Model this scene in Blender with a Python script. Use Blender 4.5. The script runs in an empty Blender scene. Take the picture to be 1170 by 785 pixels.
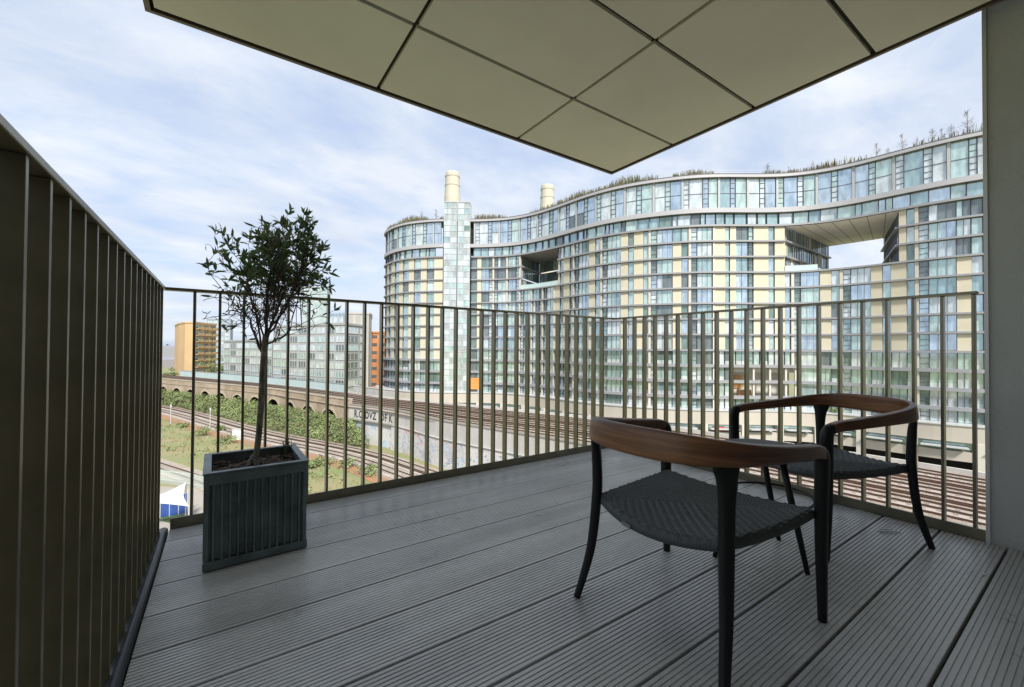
import bpy, math, random
from mathutils import Vector, Matrix, noise
R = math.radians
S = bpy.context.scene
COL = S.collection

# ------------------------------------------------------------------ camera
EYE = 0.9
YAW, PITCH, ROLL = 0.60411, 0.01283, 0.00622
F, PW, PH = 478.0, 1170.0, 785.0
sy, cy, sp, cp = math.sin(YAW), math.cos(YAW), math.sin(PITCH), math.cos(PITCH)
FW = Vector((sy*cp, cy*cp, sp)); RT0 = Vector((cy, -sy, 0)); UP0 = RT0.cross(FW)
RT = math.cos(ROLL)*RT0 + math.sin(ROLL)*UP0
UP = -math.sin(ROLL)*RT0 + math.cos(ROLL)*UP0
cam_d = bpy.data.cameras.new('camera'); cam = bpy.data.objects.new('camera', cam_d); COL.objects.link(cam)
cam_d.sensor_width = 36; cam_d.lens = F/PW*36; cam_d.clip_start = 0.02; cam_d.clip_end = 9000
M = Matrix(((RT.x, UP.x, -FW.x, 0), (RT.y, UP.y, -FW.y, 0), (RT.z, UP.z, -FW.z, EYE), (0, 0, 0, 1)))
cam.matrix_world = M
S.camera = cam

# ------------------------------------------------------------------ world and sun
SUN_EL, SUN_AZ = R(44), R(196)          # azimuth clockwise from +Y: behind the camera, a little to its left
w = bpy.data.worlds.new('World'); S.world = w; w.use_nodes = True
nt = w.node_tree; nt.nodes.clear()
out = nt.nodes.new('ShaderNodeOutputWorld'); bg = nt.nodes.new('ShaderNodeBackground'); bg.inputs[1].default_value = 0.064
sky = nt.nodes.new('ShaderNodeTexSky'); sky.sky_type = 'NISHITA'; sky.sun_disc = False
sky.sun_elevation = SUN_EL; sky.sun_rotation = SUN_AZ; sky.altitude = 20; sky.air_density = 1.0; sky.dust_density = 1.2; sky.ozone_density = 2.0
tc = nt.nodes.new('ShaderNodeTexCoord'); sep = nt.nodes.new('ShaderNodeSeparateXYZ'); nt.links.new(tc.outputs['Generated'], sep.inputs[0])
def wmath(op, a, b=None, c=None):
    n = nt.nodes.new('ShaderNodeMath'); n.operation = op
    for i, v in enumerate((a, b, c)):
        if v is None: continue
        if isinstance(v, (int, float)): n.inputs[i].default_value = v
        else: nt.links.new(v, n.inputs[i])
    return n.outputs[0]
zc = wmath('ADD', wmath('MAXIMUM', sep.outputs['Z'], 0.0), 0.22)
cmb = nt.nodes.new('ShaderNodeCombineXYZ')
nt.links.new(wmath('DIVIDE', sep.outputs['X'], zc), cmb.inputs[0]); nt.links.new(wmath('DIVIDE', sep.outputs['Y'], zc), cmb.inputs[1])
mp = nt.nodes.new('ShaderNodeMapping'); mp.inputs['Scale'].default_value = (1.0, 1.6, 1); mp.inputs['Rotation'].default_value = (0, 0, R(-38)); mp.inputs['Location'].default_value = (3.1, 1.7, 0)
nt.links.new(cmb.outputs[0], mp.inputs[0])
def wnoise(scale, detail, rough, dist, vec):
    n = nt.nodes.new('ShaderNodeTexNoise'); n.inputs['Scale'].default_value = scale; n.inputs['Detail'].default_value = detail
    n.inputs['Roughness'].default_value = rough; n.inputs['Distortion'].default_value = dist; nt.links.new(vec, n.inputs['Vector']); return n.outputs['Fac']
n1 = wnoise(0.9, 9, 0.62, 0.5, mp.outputs[0]); n2 = wnoise(3.2, 7, 0.6, 0.3, mp.outputs[0])
cf = wmath('ADD', wmath('MULTIPLY', n1, 0.52), wmath('MULTIPLY', n2, 0.48))
ramp = nt.nodes.new('ShaderNodeValToRGB'); nt.links.new(cf, ramp.inputs[0])
ramp.color_ramp.elements[0].position = 0.38; ramp.color_ramp.elements[0].color = (0.46,)*3+(1,)
ramp.color_ramp.elements[1].position = 0.58; ramp.color_ramp.elements[1].color = (0.95,)*3+(1,)
# cloud brightness varies (thin bright wisps, greyer bellies)
n3 = wnoise(1.6, 5, 0.55, 0.2, mp.outputs[0])
cr = nt.nodes.new('ShaderNodeValToRGB'); nt.links.new(n3, cr.inputs[0])
cr.color_ramp.elements[0].position = 0.3; cr.color_ramp.elements[0].color = (4.45, 4.9, 5.65, 1)
cr.color_ramp.elements[1].position = 0.7; cr.color_ramp.elements[1].color = (5.9, 6.15, 6.5, 1)
blue = nt.nodes.new('ShaderNodeMix'); blue.data_type = 'RGBA'; blue.inputs[0].default_value = 0.55
nt.links.new(sky.outputs[0], blue.inputs[6]); blue.inputs[7].default_value = (3.0, 4.3, 7.0, 1)
mx = nt.nodes.new('ShaderNodeMix'); mx.data_type = 'RGBA'
nt.links.new(ramp.outputs[0], mx.inputs[0]); nt.links.new(blue.outputs[2], mx.inputs[6]); nt.links.new(cr.outputs[0], mx.inputs[7])
nt.links.new(mx.outputs[2], bg.inputs[0]); nt.links.new(bg.outputs[0], out.inputs[0])
sun_d = bpy.data.lights.new('sun', 'SUN'); sun = bpy.data.objects.new('sun', sun_d); COL.objects.link(sun)
sun_d.energy = 2.45; sun_d.angle = R(8); sun_d.color = (1, 0.965, 0.91)
sdir = Vector((math.sin(SUN_AZ)*math.cos(SUN_EL), math.cos(SUN_AZ)*math.cos(SUN_EL), math.sin(SUN_EL)))
sun.rotation_euler = (-sdir).to_track_quat('-Z', 'Y').to_euler(); sun.location = (0, 0, 60)
S.view_settings.view_transform = 'Standard'; S.view_settings.look = 'None'; S.view_settings.gamma = 1; S.view_settings.exposure = 1.34
S.cycles.max_bounces = 10; S.cycles.diffuse_bounces = 6; S.cycles.glossy_bounces = 4; S.cycles.transmission_bounces = 6; S.cycles.transparent_max_bounces = 12

# ------------------------------------------------------------------ helpers
def at(px, py, z):
    """point of the horizontal plane z (world) seen at photograph pixel px, py"""
    d = FW + RT*((px-PW/2)/F) + UP*((PH/2-py)/F)
    t = (z-EYE)/d.z
    return Vector((d.x*t, d.y*t, z))
def G(lat, dep, zr=0.0):
    """point given by metres to the right of and ahead of the camera, height relative to the eye"""
    return Vector((lat*cy+dep*sy, dep*cy-lat*sy, zr+EYE))
def along(px, dep, zr=0.0):
    return G((px-PW/2)/F*dep, dep, zr)

def mat(name, color, rough=0.6, metal=0.0, var=0.0, scale=8.0, bump=0.0, bscale=None, color2=None, spec=0.5, detail=5, stretch=None, coat=0.0):
    m = bpy.data.materials.new(name); m.use_nodes = True; t = m.node_tree; b = t.nodes['Principled BSDF']
    b.inputs['Base Color'].default_value = (*color, 1); b.inputs['Roughness'].default_value = rough; b.inputs['Metallic'].default_value = metal
    b.inputs['Specular IOR Level'].default_value = spec; b.inputs['Coat Weight'].default_value = coat
    if var or bump or color2:
        c = t.nodes.new('ShaderNodeTexCoord'); mpn = t.nodes.new('ShaderNodeMapping'); t.links.new(c.outputs['Object'], mpn.inputs[0])
        if stretch: mpn.inputs['Scale'].default_value = stretch
        n = t.nodes.new('ShaderNodeTexNoise'); n.inputs['Scale'].default_value = scale; n.inputs['Detail'].default_value = detail; n.inputs['Roughness'].default_value = 0.6
        t.links.new(mpn.outputs[0], n.inputs['Vector'])
        if var or color2:
            r = t.nodes.new('ShaderNodeValToRGB'); r.color_ramp.elements[0].position = 0.32; r.color_ramp.elements[1].position = 0.68
            c2 = color2 or tuple(min(1, x*(1+var)) for x in color); c1 = color if color2 else tuple(x*(1-var) for x in color)
            r.color_ramp.elements[0].color = (*c1, 1); r.color_ramp.elements[1].color = (*c2, 1)
            t.links.new(n.outputs['Fac'], r.inputs[0]); t.links.new(r.outputs[0], b.inputs['Base Color'])
        if bump:
            nb = n
            if bscale:
                nb = t.nodes.new('ShaderNodeTexNoise'); nb.inputs['Scale'].default_value = bscale; nb.inputs['Detail'].default_value = 4; t.links.new(mpn.outputs[0], nb.inputs['Vector'])
            bp = t.nodes.new('ShaderNodeBump'); bp.inputs['Strength'].default_value = bump; bp.inputs['Distance'].default_value = 0.02
            t.links.new(nb.outputs['Fac'], bp.inputs['Height']); t.links.new(bp.outputs[0], b.inputs['Normal'])
    return m

class MB:
    def __init__(s): s.v = []; s.f = []; s.m = []
    def quad(s, a, b, c, d, m=0):
        i = len(s.v); s.v += [tuple(a), tuple(b), tuple(c), tuple(d)]; s.f.append((i, i+1, i+2, i+3)); s.m.append(m)
    def poly(s, pts, m=0):
        i = len(s.v); s.v += [tuple(p) for p in pts]; s.f.append(tuple(range(i, i+len(pts)))); s.m.append(m)
    def hexa(s, p, m=0):
        """p: bottom four (ccw from above) then top four"""
        i = len(s.v); s.v += [tuple(q) for q in p]
        for f in ((3, 2, 1, 0), (4, 5, 6, 7), (0, 1, 5, 4), (1, 2, 6, 5), (2, 3, 7, 6), (3, 0, 4, 7)):
            s.f.append(tuple(i+k for k in f)); s.m.append(m)
    def box(s, x0, x1, y0, y1, z0, z1, m=0):
        s.hexa([(x0, y0, z0), (x1, y0, z0), (x1, y1, z0), (x0, y1, z0), (x0, y0, z1), (x1, y0, z1), (x1, y1, z1), (x0, y1, z1)], m)
    def bar(s, a, b, wd, z0, z1, m=0):
        """vertical-sided bar between two plan points"""
        a = Vector(a); b = Vector(b); d = Vector((b.x-a.x, b.y-a.y, 0)).normalized(); n = Vector((-d.y, d.x, 0))*wd/2
        q = [a-n, b-n, b+n, a+n]
        s.hexa([(p.x, p.y, z0) for p in q]+[(p.x, p.y, z1) for p in q], m)
    def tube(s, pts, rad, k=6, m=0, cap=True):
        pts = [Vector(p) for p in pts]; n = len(pts)
        if isinstance(rad, (int, float)): rad = [rad]*n
        base = len(s.v); prev = None
        for i, p in enumerate(pts):
            t = (pts[min(i+1, n-1)]-pts[max(i-1, 0)]).normalized()
            if prev is None:
                u = t.orthogonal().normalized()
            else:
                u = (prev - t*prev.dot(t)); u = u.normalized() if u.length > 1e-6 else t.orthogonal().normalized()
            prev = u; v = t.cross(u)
            for j in range(k):
                a = 2*math.pi*j/k; s.v.append(tuple(p+(u*math.cos(a)+v*math.sin(a))*rad[i]))
        for i in range(n-1):
            for j in range(k):
                a = base+i*k+j; b2 = base+i*k+(j+1) % k; s.f.append((a, b2, b2+k, a+k)); s.m.append(m)
        if cap:
            s.f.append(tuple(base+j for j in range(k))[::-1]); s.m.append(m)
            s.f.append(tuple(base+(n-1)*k+j for j in range(k))); s.m.append(m)
    def build(s, name, mats, parent=None, smooth=False, bevel=0.0):
        me = bpy.data.meshes.new(name); me.from_pydata(s.v, [], s.f)
        if not isinstance(mats, (list, tuple)): mats = [mats]
        for q in mats: me.materials.append(q)
        me.polygons.foreach_set('material_index', s.m)
        if smooth: me.polygons.foreach_set('use_smooth', [True]*len(s.f))
        me.update()
        o = bpy.data.objects.new(name, me); COL.objects.link(o)
        if parent: o.parent = parent
        if bevel:
            b = o.modifiers.new('bevel', 'BEVEL'); b.width = bevel; b.segments = 2; b.limit_method = 'ANGLE'
        return o
def tag(o, label=None, cat=None, group=None, kind=None):
    if label: o['label'] = label
    if cat: o['category'] = cat
    if group: o['group'] = group
    if kind: o['kind'] = kind
    return o
def thing(name, label, cat, group=None, loc=(0, 0, 0)):
    o = bpy.data.objects.new(name, None); COL.objects.link(o); o.location = loc; o.empty_display_size = 0.2
    return tag(o, label, cat, group)
def inst(src, parent=None, loc=None):
    o = src.copy(); COL.objects.link(o)
    if parent is not None: o.parent = parent
    if loc is not None: o.location = loc
    return o

class Curve:
    """plan polyline resampled by arc length"""
    def __init__(s, pts, step=0.4, smooth=0):
        pts = [Vector((p[0], p[1], 0)) for p in pts]; P = []
        n = len(pts)
        for i in range(n-1):
            p0 = pts[max(i-1, 0)]; p1 = pts[i]; p2 = pts[i+1]; p3 = pts[min(i+2, n-1)]
            for k in range(16):
                t = k/16
                P.append(0.5*((2*p1)+(p2-p0)*t+(2*p0-5*p1+4*p2-p3)*t*t+(3*p1-p0-3*p2+p3)*t**3))
        P.append(pts[-1])
        P = s.resample(P, step)
        for _ in range(smooth):
            P = [P[0]]+[(P[i-1]+2*P[i]+P[i+1])/4 for i in range(1, len(P)-1)]+[P[-1]]
        s.P = s.resample(P, step); s.step = step; s.L = step*(len(s.P)-1)
    @staticmethod
    def resample(P, step):
        o = [P[0].copy()]; acc = 0.0
        for a, b in zip(P, P[1:]):
            d = (b-a).length; 
            while acc+d >= step:
                t = (step-acc)/d; a = a+(b-a)*t; o.append(a.copy()); d = (b-a).length; acc = 0.0
                if d < 1e-9: break
            acc += d
        return o
    def pos(s, u):
        x = max(0, min(u/s.step, len(s.P)-1.0001)); i = int(x); return s.P[i].lerp(s.P[i+1], x-i)
    def nrm(s, u):
        d = s.pos(u+0.6)-s.pos(u-0.6) if 0.6 < u < s.L-0.6 else (s.pos(min(u+1, s.L))-s.pos(max(u-1, 0)))
        d.normalize(); return Vector((d.y, -d.x, 0))
    def at(s, u, z, off=0.0):
        p = s.pos(u)+s.nrm(u)*off; return Vector((p.x, p.y, z))
    def find_px(s, px):
        best = None
        for i, p in enumerate(s.P):
            d = p.x*sy+p.y*cy
            if d < 1: continue
            x = PW/2+F*(p.x*cy-p.y*sy)/d
            if best is None or abs(x-px) < best[0]: best = (abs(x-px), i)
        return best[1]*s.step

rnd = random.Random(7)
# ------------------------------------------------------------------ materials
def deck_material():
    m = mat('deck_composite', (0.46, 0.455, 0.44), 0.3, bump=0.025, scale=160, spec=0.7); t = m.node_tree; b = t.nodes['Principled BSDF']
    c = t.nodes.new('ShaderNodeTexCoord')
    def nz(sc, st, det, loc=(0, 0, 0)):
        q = t.nodes.new('ShaderNodeMapping'); q.inputs['Scale'].default_value = st; q.inputs['Location'].default_value = loc; t.links.new(c.outputs['Object'], q.inputs[0])
        n = t.nodes.new('ShaderNodeTexNoise'); n.inputs['Scale'].default_value = sc; n.inputs['Detail'].default_value = det; n.inputs['Roughness'].default_value = 0.65; t.links.new(q.outputs[0], n.inputs['Vector']); return n.outputs['Fac']
    streak, patch, fleck = nz(1.0, (0.35, 5.0, 1), 3), nz(2.2, (1, 1, 1), 8, (3, 1, 0)), nz(90, (0.25, 1, 1), 2)
    def mr(v, a, d, lo=.3, hi=.7):
        q = t.nodes.new('ShaderNodeMapRange'); q.inputs[1].default_value = lo; q.inputs[2].default_value = hi; q.inputs[3].default_value = a; q.inputs[4].default_value = d; t.links.new(v, q.inputs[0]); return q.outputs[0]
    def mul(a, d):
        q = t.nodes.new('ShaderNodeMath'); q.operation = 'MULTIPLY'; t.links.new(a, q.inputs[0]); t.links.new(d, q.inputs[1]); return q.outputs[0]
    f = mul(mul(mr(streak, .76, 1.12), mr(patch, .80, 1.10)), mr(fleck, .92, 1.06))
    mx_ = t.nodes.new('ShaderNodeVectorMath'); mx_.operation = 'SCALE'; mx_.inputs[0].default_value = (0.55, 0.545, 0.525); t.links.new(f, mx_.inputs['Scale'])
    t.links.new(mx_.outputs[0], b.inputs['Base Color']); t.links.new(mr(patch, .24, .42), b.inputs['Roughness'])
    return m
M_deck = deck_material()
M_bronze = mat('bronze_anodised', (0.205, 0.188, 0.135), 0.33, metal=0.65, var=0.14, scale=9, bump=0.02, bscale=30)
M_trim = mat('deck_edge_trim', (0.035, 0.04, 0.042), 0.4)
M_soffit = mat('soffit_panel', (0.66, 0.66, 0.575), 0.45, var=0.07, scale=1.2, spec=0.4, bump=0.25, bscale=1.6, detail=7)
M_gap = mat('soffit_joint', (0.03, 0.028, 0.022), 0.7)
M_soffit_edge = mat('soffit_edge_metal', (0.13, 0.11, 0.085), 0.4, metal=0.4)
M_render = mat('grey_render', (0.52, 0.53, 0.50), 0.85, var=0.06, scale=2.0, bump=0.35, bscale=180)
M_alu = mat('pale_aluminium', (0.62, 0.62, 0.60), 0.35, metal=0.3)
M_black = mat('black_powder_coat', (0.0065, 0.0075, 0.008), 0.46, spec=0.35)
M_cord = mat('black_cord', (0.060, 0.067, 0.068), 0.5, var=0.3, scale=300, spec=0.4)
M_tag = mat('metal_tag', (0.35, 0.34, 0.32), 0.35, metal=0.9)
M_zinc = mat('dark_zinc', (0.13, 0.165, 0.172), 0.42, metal=0.25, var=0.35, scale=9, bump=0.06, bscale=60)
M_bark = mat('trunk_bark', (0.19, 0.175, 0.14), 0.85, var=0.6, scale=70, bump=0.9, stretch=(1, 1, 0.3))
M_twig = mat('twig_bark', (0.085, 0.058, 0.055), 0.8, var=0.3, scale=40)
def leaf_material(name, col, trans):
    m = mat(name, col, 0.40, var=0.4, scale=22); t = m.node_tree; b = t.nodes['Principled BSDF']; o = t.nodes['Material Output']
    tl = t.nodes.new('ShaderNodeBsdfTranslucent'); tl.inputs[0].default_value = (*trans, 1); mxs = t.nodes.new('ShaderNodeMixShader'); mxs.inputs[0].default_value = 0.35
    t.links.new(b.outputs[0], mxs.inputs[1]); t.links.new(tl.outputs[0], mxs.inputs[2]); t.links.new(mxs.outputs[0], o.inputs[0]); return m
M_leaf = leaf_material('olive_leaf', (0.095, 0.14, 0.068), (0.15, 0.22, 0.07)); M_leaf2 = leaf_material('young_leaf', (0.16, 0.20, 0.10), (0.24, 0.31, 0.11))
M_soil = mat('bark_mulch', (0.05, 0.033, 0.024), 0.95, var=0.5, scale=60)
M_chip = mat('bark_chip', (0.10, 0.068, 0.048), 0.9, var=0.5, scale=25)

def wood_material():
    m = bpy.data.materials.new('oiled_walnut'); m.use_nodes = True; t = m.node_tree; b = t.nodes['Principled BSDF']
    uv = t.nodes.new('ShaderNodeUVMap'); mpn = t.nodes.new('ShaderNodeMapping'); mpn.inputs['Scale'].default_value = (3.0, 70, 1)
    t.links.new(uv.outputs[0], mpn.inputs[0])
    n = t.nodes.new('ShaderNodeTexNoise'); n.inputs['Scale'].default_value = 1.0; n.inputs['Detail'].default_value = 6; n.inputs['Distortion'].default_value = 0.6
    t.links.new(mpn.outputs[0], n.inputs['Vector'])
    mp2 = t.nodes.new('ShaderNodeMapping'); mp2.inputs['Scale'].default_value = (2.2, 3.0, 1); t.links.new(uv.outputs[0], mp2.inputs[0])
    n2 = t.nodes.new('ShaderNodeTexNoise'); n2.inputs['Scale'].default_value = 1.0; n2.inputs['Detail'].default_value = 3; t.links.new(mp2.outputs[0], n2.inputs['Vector'])
    ad = t.nodes.new('ShaderNodeMath'); ad.operation = 'MULTIPLY_ADD'; ad.inputs[1].default_value = 0.5
    t.links.new(n2.outputs['Fac'], ad.inputs[0]); 
    h = t.nodes.new('ShaderNodeMath'); h.operation = 'MULTIPLY'; h.inputs[1].default_value = 0.5; t.links.new(n.outputs['Fac'], h.inputs[0]); t.links.new(h.outputs[0], ad.inputs[2])
    r = t.nodes.new('ShaderNodeValToRGB'); t.links.new(ad.outputs[0], r.inputs[0])
    e = r.color_ramp.elements; e[0].position = 0.36; e[0].color = (0.065, 0.026, 0.013, 1); e[1].position = 0.64; e[1].color = (0.27, 0.125, 0.056, 1)
    k = e.new(0.5); k.color = (0.15, 0.064, 0.029, 1)
    t.links.new(r.outputs[0], b.inputs['Base Color']); b.inputs['Roughness'].default_value = 0.36
    bp = t.nodes.new('ShaderNodeBump'); bp.inputs['Strength'].default_value = 0.15; bp.inputs['Distance'].default_value = 0.002
    t.links.new(n.outputs['Fac'], bp.inputs['Height']); t.links.new(bp.outputs[0], b.inputs['Normal'])
    return m
M_wood = wood_material()

# ------------------------------------------------------------------ balcony: deck, soffit, walls
XL, XR, YB, YF = -0.211, 2.986, 2.656, -0.62
b = MB()
BW, GAP, NG = 0.2212, 0.009, 13
ysegs = []
y = 0.958 - BW*8
prof = []
while y < YB-0.01:
    y0, y1 = y+GAP/2, min(y+BW-GAP/2, YB+0.0)
    pitch = (BW-GAP)/(NG+1)
    pts = [(y0, -0.022), (y0, -0.002), (y0+0.002, 0.0)]
    for k in range(NG):
        c = y0+pitch*(k+1)
        if c+0.004 > y1: break
        pts += [(c-0.0026, 0.0), (c-0.0014, -0.0032), (c+0.0014, -0.0032), (c+0.0026, 0.0)]
    pts += [(y1-0.002, 0.0), (y1, -0.002), (y1, -0.022)]
    prof.append(pts); y += BW
for pts in prof:
    ext = XR-0.004
    for (ya, za), (yb2, zb) in zip(pts, pts[1:]):
        b.quad((XL+0.004, ya, za), (ext, ya, za), (ext, yb2, zb), (XL+0.004, yb2, zb))
deck = b.build('balcony_deck', M_deck); tag(deck, kind='structure')
b = MB(); b.box(XL-0.03, XR+0.004, YF, YB-0.01, -0.30, -0.024)
tag(b.build('balcony_slab', mat('slab_concrete', (0.03, 0.03, 0.03), 0.9)), kind='structure')

# rounded dark edge trim along the left side of the deck
b = MB(); prof = []
for k in range(9):
    a = math.pi*k/8; prof.append((-0.2315-0.0185*math.cos(a)*-1, 0.004+0.017*math.sin(a)))
prof = [(-0.2500, -0.05)]+[(-0.2305-0.0195*math.cos(math.pi*k/8), 0.000+0.015*math.sin(math.pi*k/8)) for k in range(9)]+[(-0.2110, -0.05)]
for (xa, za), (xb, zb) in zip(prof, prof[1:]):
    b.quad((xa, YF, za), (xa, YB+0.005, za), (xb, YB+0.005, zb), (xb, YF, zb))
b.poly([(x, YB+0.005, z) for x, z in prof])
tag(b.build('edge_trim', M_trim, smooth=False), 'black rounded edge trim running along the left side of the deck', 'edge trim')

# soffit of the balcony above: separate panels with dark recessed joints and a thin metal edge
CZ = 2.464; cx0, cx1, cy1 = -0.318, 2.834, 2.559
b = MB(); J = 0.011
xs = [cx0+0.035, -0.278+0.0, 0.749, 1.783, cx1-0.028]; xs = [cx0+0.036, 0.749, 1.783, cx1-0.028]
ys = [YF, 0.118, 0.720, 1.324, 1.923, cy1-0.030]
for i in range(len(xs)-1):
    for j in range(len(ys)-1):
        b.box(xs[i]+(J if i else 0), xs[i+1]-(J if i < len(xs)-2 else 0.012), ys[j]+(J if j else 0), ys[j+1]-(J if j < len(ys)-2 else 0.012), CZ, CZ+0.02)
sof = b.build('ceiling', M_soffit, bevel=0.0015); tag(sof, kind='structure')
b = MB(); b.box(cx0+0.01, cx1-0.005, YF, cy1-0.006, CZ+0.022, CZ+0.30, 0)
tag(b.build('ceiling_slab', M_gap), kind='structure')
b = MB()
b.box(cx0, cx1, cy1-0.020, cy1, CZ-0.004, CZ+0.32); b.box(cx0, cx0+0.022, YF, cy1-0.0205, CZ-0.004, CZ+0.32); b.box(cx1-0.018, cx1, YF, cy1-0.0205, CZ-0.004, CZ+0.32)
tag(b.build('ceiling_edge', M_soffit_edge), kind='structure')

# own building: the rendered wall at the right and the flat's unseen front wall, added behind the viewer to block the sun
wl = thing('apartment_wall', 'plain grey rendered wall standing at the right end of the balcony', 'wall', loc=(2.98, 0.356, 0))
def part(mb, name, m, parent, **k):
    o = mb.build(name, m, parent, **k); o.matrix_parent_inverse = Matrix.Translation(-parent.location); return o
b = MB(); b.box(2.992, 3.6, -0.62, 0.3555, -20, 14)
part(b, 'side_wall', M_render, wl)
b = MB(); b.box(2.983, 2.9915, 0.3480, 0.3620, -0.2, 13.9)
part(b, 'corner_bead', M_alu, wl)
b = MB(); b.box(-9, 3.6, -1.0, -0.622, -20, 9)
part(b, 'sun_block_wall', mat('sun_block_wall_grey', (0.20, 0.195, 0.185), 0.7), wl)

# ------------------------------------------------------------------ railings
RZ = 1.18
def railing(name, label, bars, rail_pts, low, vert, loc):
    t = thing(name, label, 'railing', 'bronze balcony railings', loc)
    tl = Matrix.Translation(-Vector(loc))
    o = rail_pts.build('top_rail', M_bronze, t, bevel=0.0015); o.matrix_parent_inverse = tl
    o = low.build('bottom_rail', M_bronze, t, bevel=0.0015); o.matrix_parent_inverse = tl
    src = None
    for (x, y) in bars:
        if src is None:
            src = vert.build('baluster', M_bronze, t, bevel=0.0012); o = src
        else: o = inst(src, t)
        o.location = (x-loc[0], y-loc[1], 0)
    return t
# back railing (fins deep along Y)
top = MB(); top.box(-0.285, 3.03, YB, YB+0.053, RZ, RZ+0.014)
low = MB(); low.box(-0.205, 3.0, YB+0.003, YB+0.013, -0.03, 0.052)
v = MB(); v.box(-0.006, 0.006, 0.004, 0.052, -0.12, RZ-0.0005)
railing('railing', 'bronze railing of flat upright bars across the back of the balcony behind the potted tree',
        [(-0.016+0.10655*k, YB+0.0135-0.004) for k in range(-1, 28)], top, low, v, (1.4, YB+0.02, 0))
# right railing (fins deep along X)
top = MB(); top.box(XR, XR+0.053, 0.385, YB-0.002, RZ, RZ+0.014)
low = MB(); low.box(XR+0.003, XR+0.013, 0.36, YB+0.001, -0.03, 0.052)
v = MB(); v.box(0.004, 0.052, -0.006, 0.006, -0.12, RZ-0.0005)
railing('railing', 'bronze railing of flat upright bars on the right side behind the two armchairs',
        [(XR+0.0095, 0.400+0.1081*k) for k in range(21)], top, low, v, (XR+0.02, 1.5, 0))
# left railing, close to the viewer
top = MB(); top.box(-0.285, -0.235, YF+0.02, YB-0.002, RZ, RZ+0.014)
low = MB(); low.box(-0.300, -0.290, YF+0.02, YB+0.03, -0.16, -0.10)
v = MB(); v.box(-0.285, -0.240, -0.006, 0.006, -0.16, RZ-0.0005)
bars = [(0, 0.909+0.1060*k) for k in range(-13, 17)]
railing('railing', 'bronze railing of flat upright bars along the left edge, nearest the viewer', bars, top, low, v, (-0.26, 1.0, 0))
# ------------------------------------------------------------------ armchairs
def catmull(pts, n=10):
    P = []; pts = [Vector(p) for p in pts]
    for i in range(len(pts)-1):
        p0 = pts[max(i-1, 0)]; p1 = pts[i]; p2 = pts[i+1]; p3 = pts[min(i+2, len(pts)-1)]
        for k in range(n):
            t = k/n; P.append(0.5*((2*p1)+(p2-p0)*t+(2*p0-5*p1+4*p2-p3)*t*t+(3*p1-p0-3*p2+p3)*t**3))
    P.append(pts[-1]); return P
def chair_rail_mesh():
    # x, y, z centre, section width, section height
    half = [(-0.318, 0.0, 0.622, .028, .088), (-0.312, 0.09, 0.622, .028, .087), (-0.287, 0.175, 0.621, .029, .082), (-0.235, 0.238, 0.617, .031, .073),
            (-0.150, 0.276, 0.609, .034, .062), (-0.02, 0.293, 0.596, .037, .052), (0.13, 0.299, 0.582, .038, .046), (0.225, 0.299, 0.573, .038, .044), (0.262, 0.298, 0.564, .038, .044)]
    full = [(x, -y, z, w_, h) for x, y, z, w_, h in half[:0:-1]]+half
    a = catmull([(p[0], p[1], p[2]) for p in full], 8); c = catmull([(p[3], p[4], 0) for p in full], 8)
    ns = 20; verts = []; faces = []; uvs = []; L = 0
    for i, p in enumerate(a):
        t = (a[min(i+1, len(a)-1)]-a[max(i-1, 0)]).normalized(); n = Vector((-t.y, t.x, 0)).normalized(); u = n.cross(t) if n.cross(t).z > 0 else t.cross(n)
        if i: L += (a[i]-a[i-1]).length
        hw, hh = c[i].x/2, c[i].y/2
        for j in range(ns):
            th = 2*math.pi*j/ns; e = 0.45
            cx = math.copysign(abs(math.cos(th))**e, math.cos(th)); sx = math.copysign(abs(math.sin(th))**e, math.sin(th))
            lean = -0.10*sx*hh  # backrest leans slightly outwards at the top
            verts.append(tuple(p+n*(cx*hw)+Vector((0, 0, 1))*(sx*hh)+n*lean)); uvs.append((L, cx*hw*1.0+sx*hh))
    m = len(a)
    for i in range(m-1):
        for j in range(ns):
            q = (i*ns+j, i*ns+(j+1) % ns, (i+1)*ns+(j+1) % ns, (i+1)*ns+j); faces.append(q)
    faces.append(tuple(range(ns))[::-1]); faces.append(tuple((m-1)*ns+j for j in range(ns)))
    me = bpy.data.meshes.new('back_rail'); me.from_pydata(verts, [], faces); me.materials.append(M_wood)
    uvl = me.uv_layers.new(name='UVMap')
    for lp in me.loops: uvl.data[lp.index].uv = uvs[lp.vertex_index]
    me.polygons.foreach_set('use_smooth', [True]*len(faces)); me.update(); return me
def leg_mesh(pts, radii, axis=(1, 0, 0)):
    P = catmull(pts, 8); Q = catmull([(r[0], r[1], 0) for r in radii], 8); k = 14; verts = []; faces = []
    for i, p in enumerate(P):
        t = (P[min(i+1, len(P)-1)]-P[max(i-1, 0)]).normalized()
        u = Vector(axis); u = (u-t*u.dot(t))
        if u.length < 0.3: u = Vector((0, 0, 1)); u = (u-t*u.dot(t))
        u.normalize(); v = t.cross(u)
        for j in range(k):
            th = 2*math.pi*j/k; e = 0.75
            cx = math.copysign(abs(math.cos(th))**e, math.cos(th)); sx = math.copysign(abs(math.sin(th))**e, math.sin(th))
            verts.append(tuple(p+u*cx*Q[i].x+v*sx*Q[i].y))
    for i in range(len(P)-1):
        for j in range(k): faces.append((i*k+j, i*k+(j+1) % k, (i+1)*k+(j+1) % k, (i+1)*k+j))
    faces.append(tuple(range(k))[::-1]); faces.append(tuple((len(P)-1)*k+j for j in range(k)))
    me = bpy.data.meshes.new('leg'); me.from_pydata(verts, [], faces); me.materials.append(M_black)
    me.polygons.foreach_set('use_smooth', [True]*len(faces)); me.update(); return me
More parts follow.
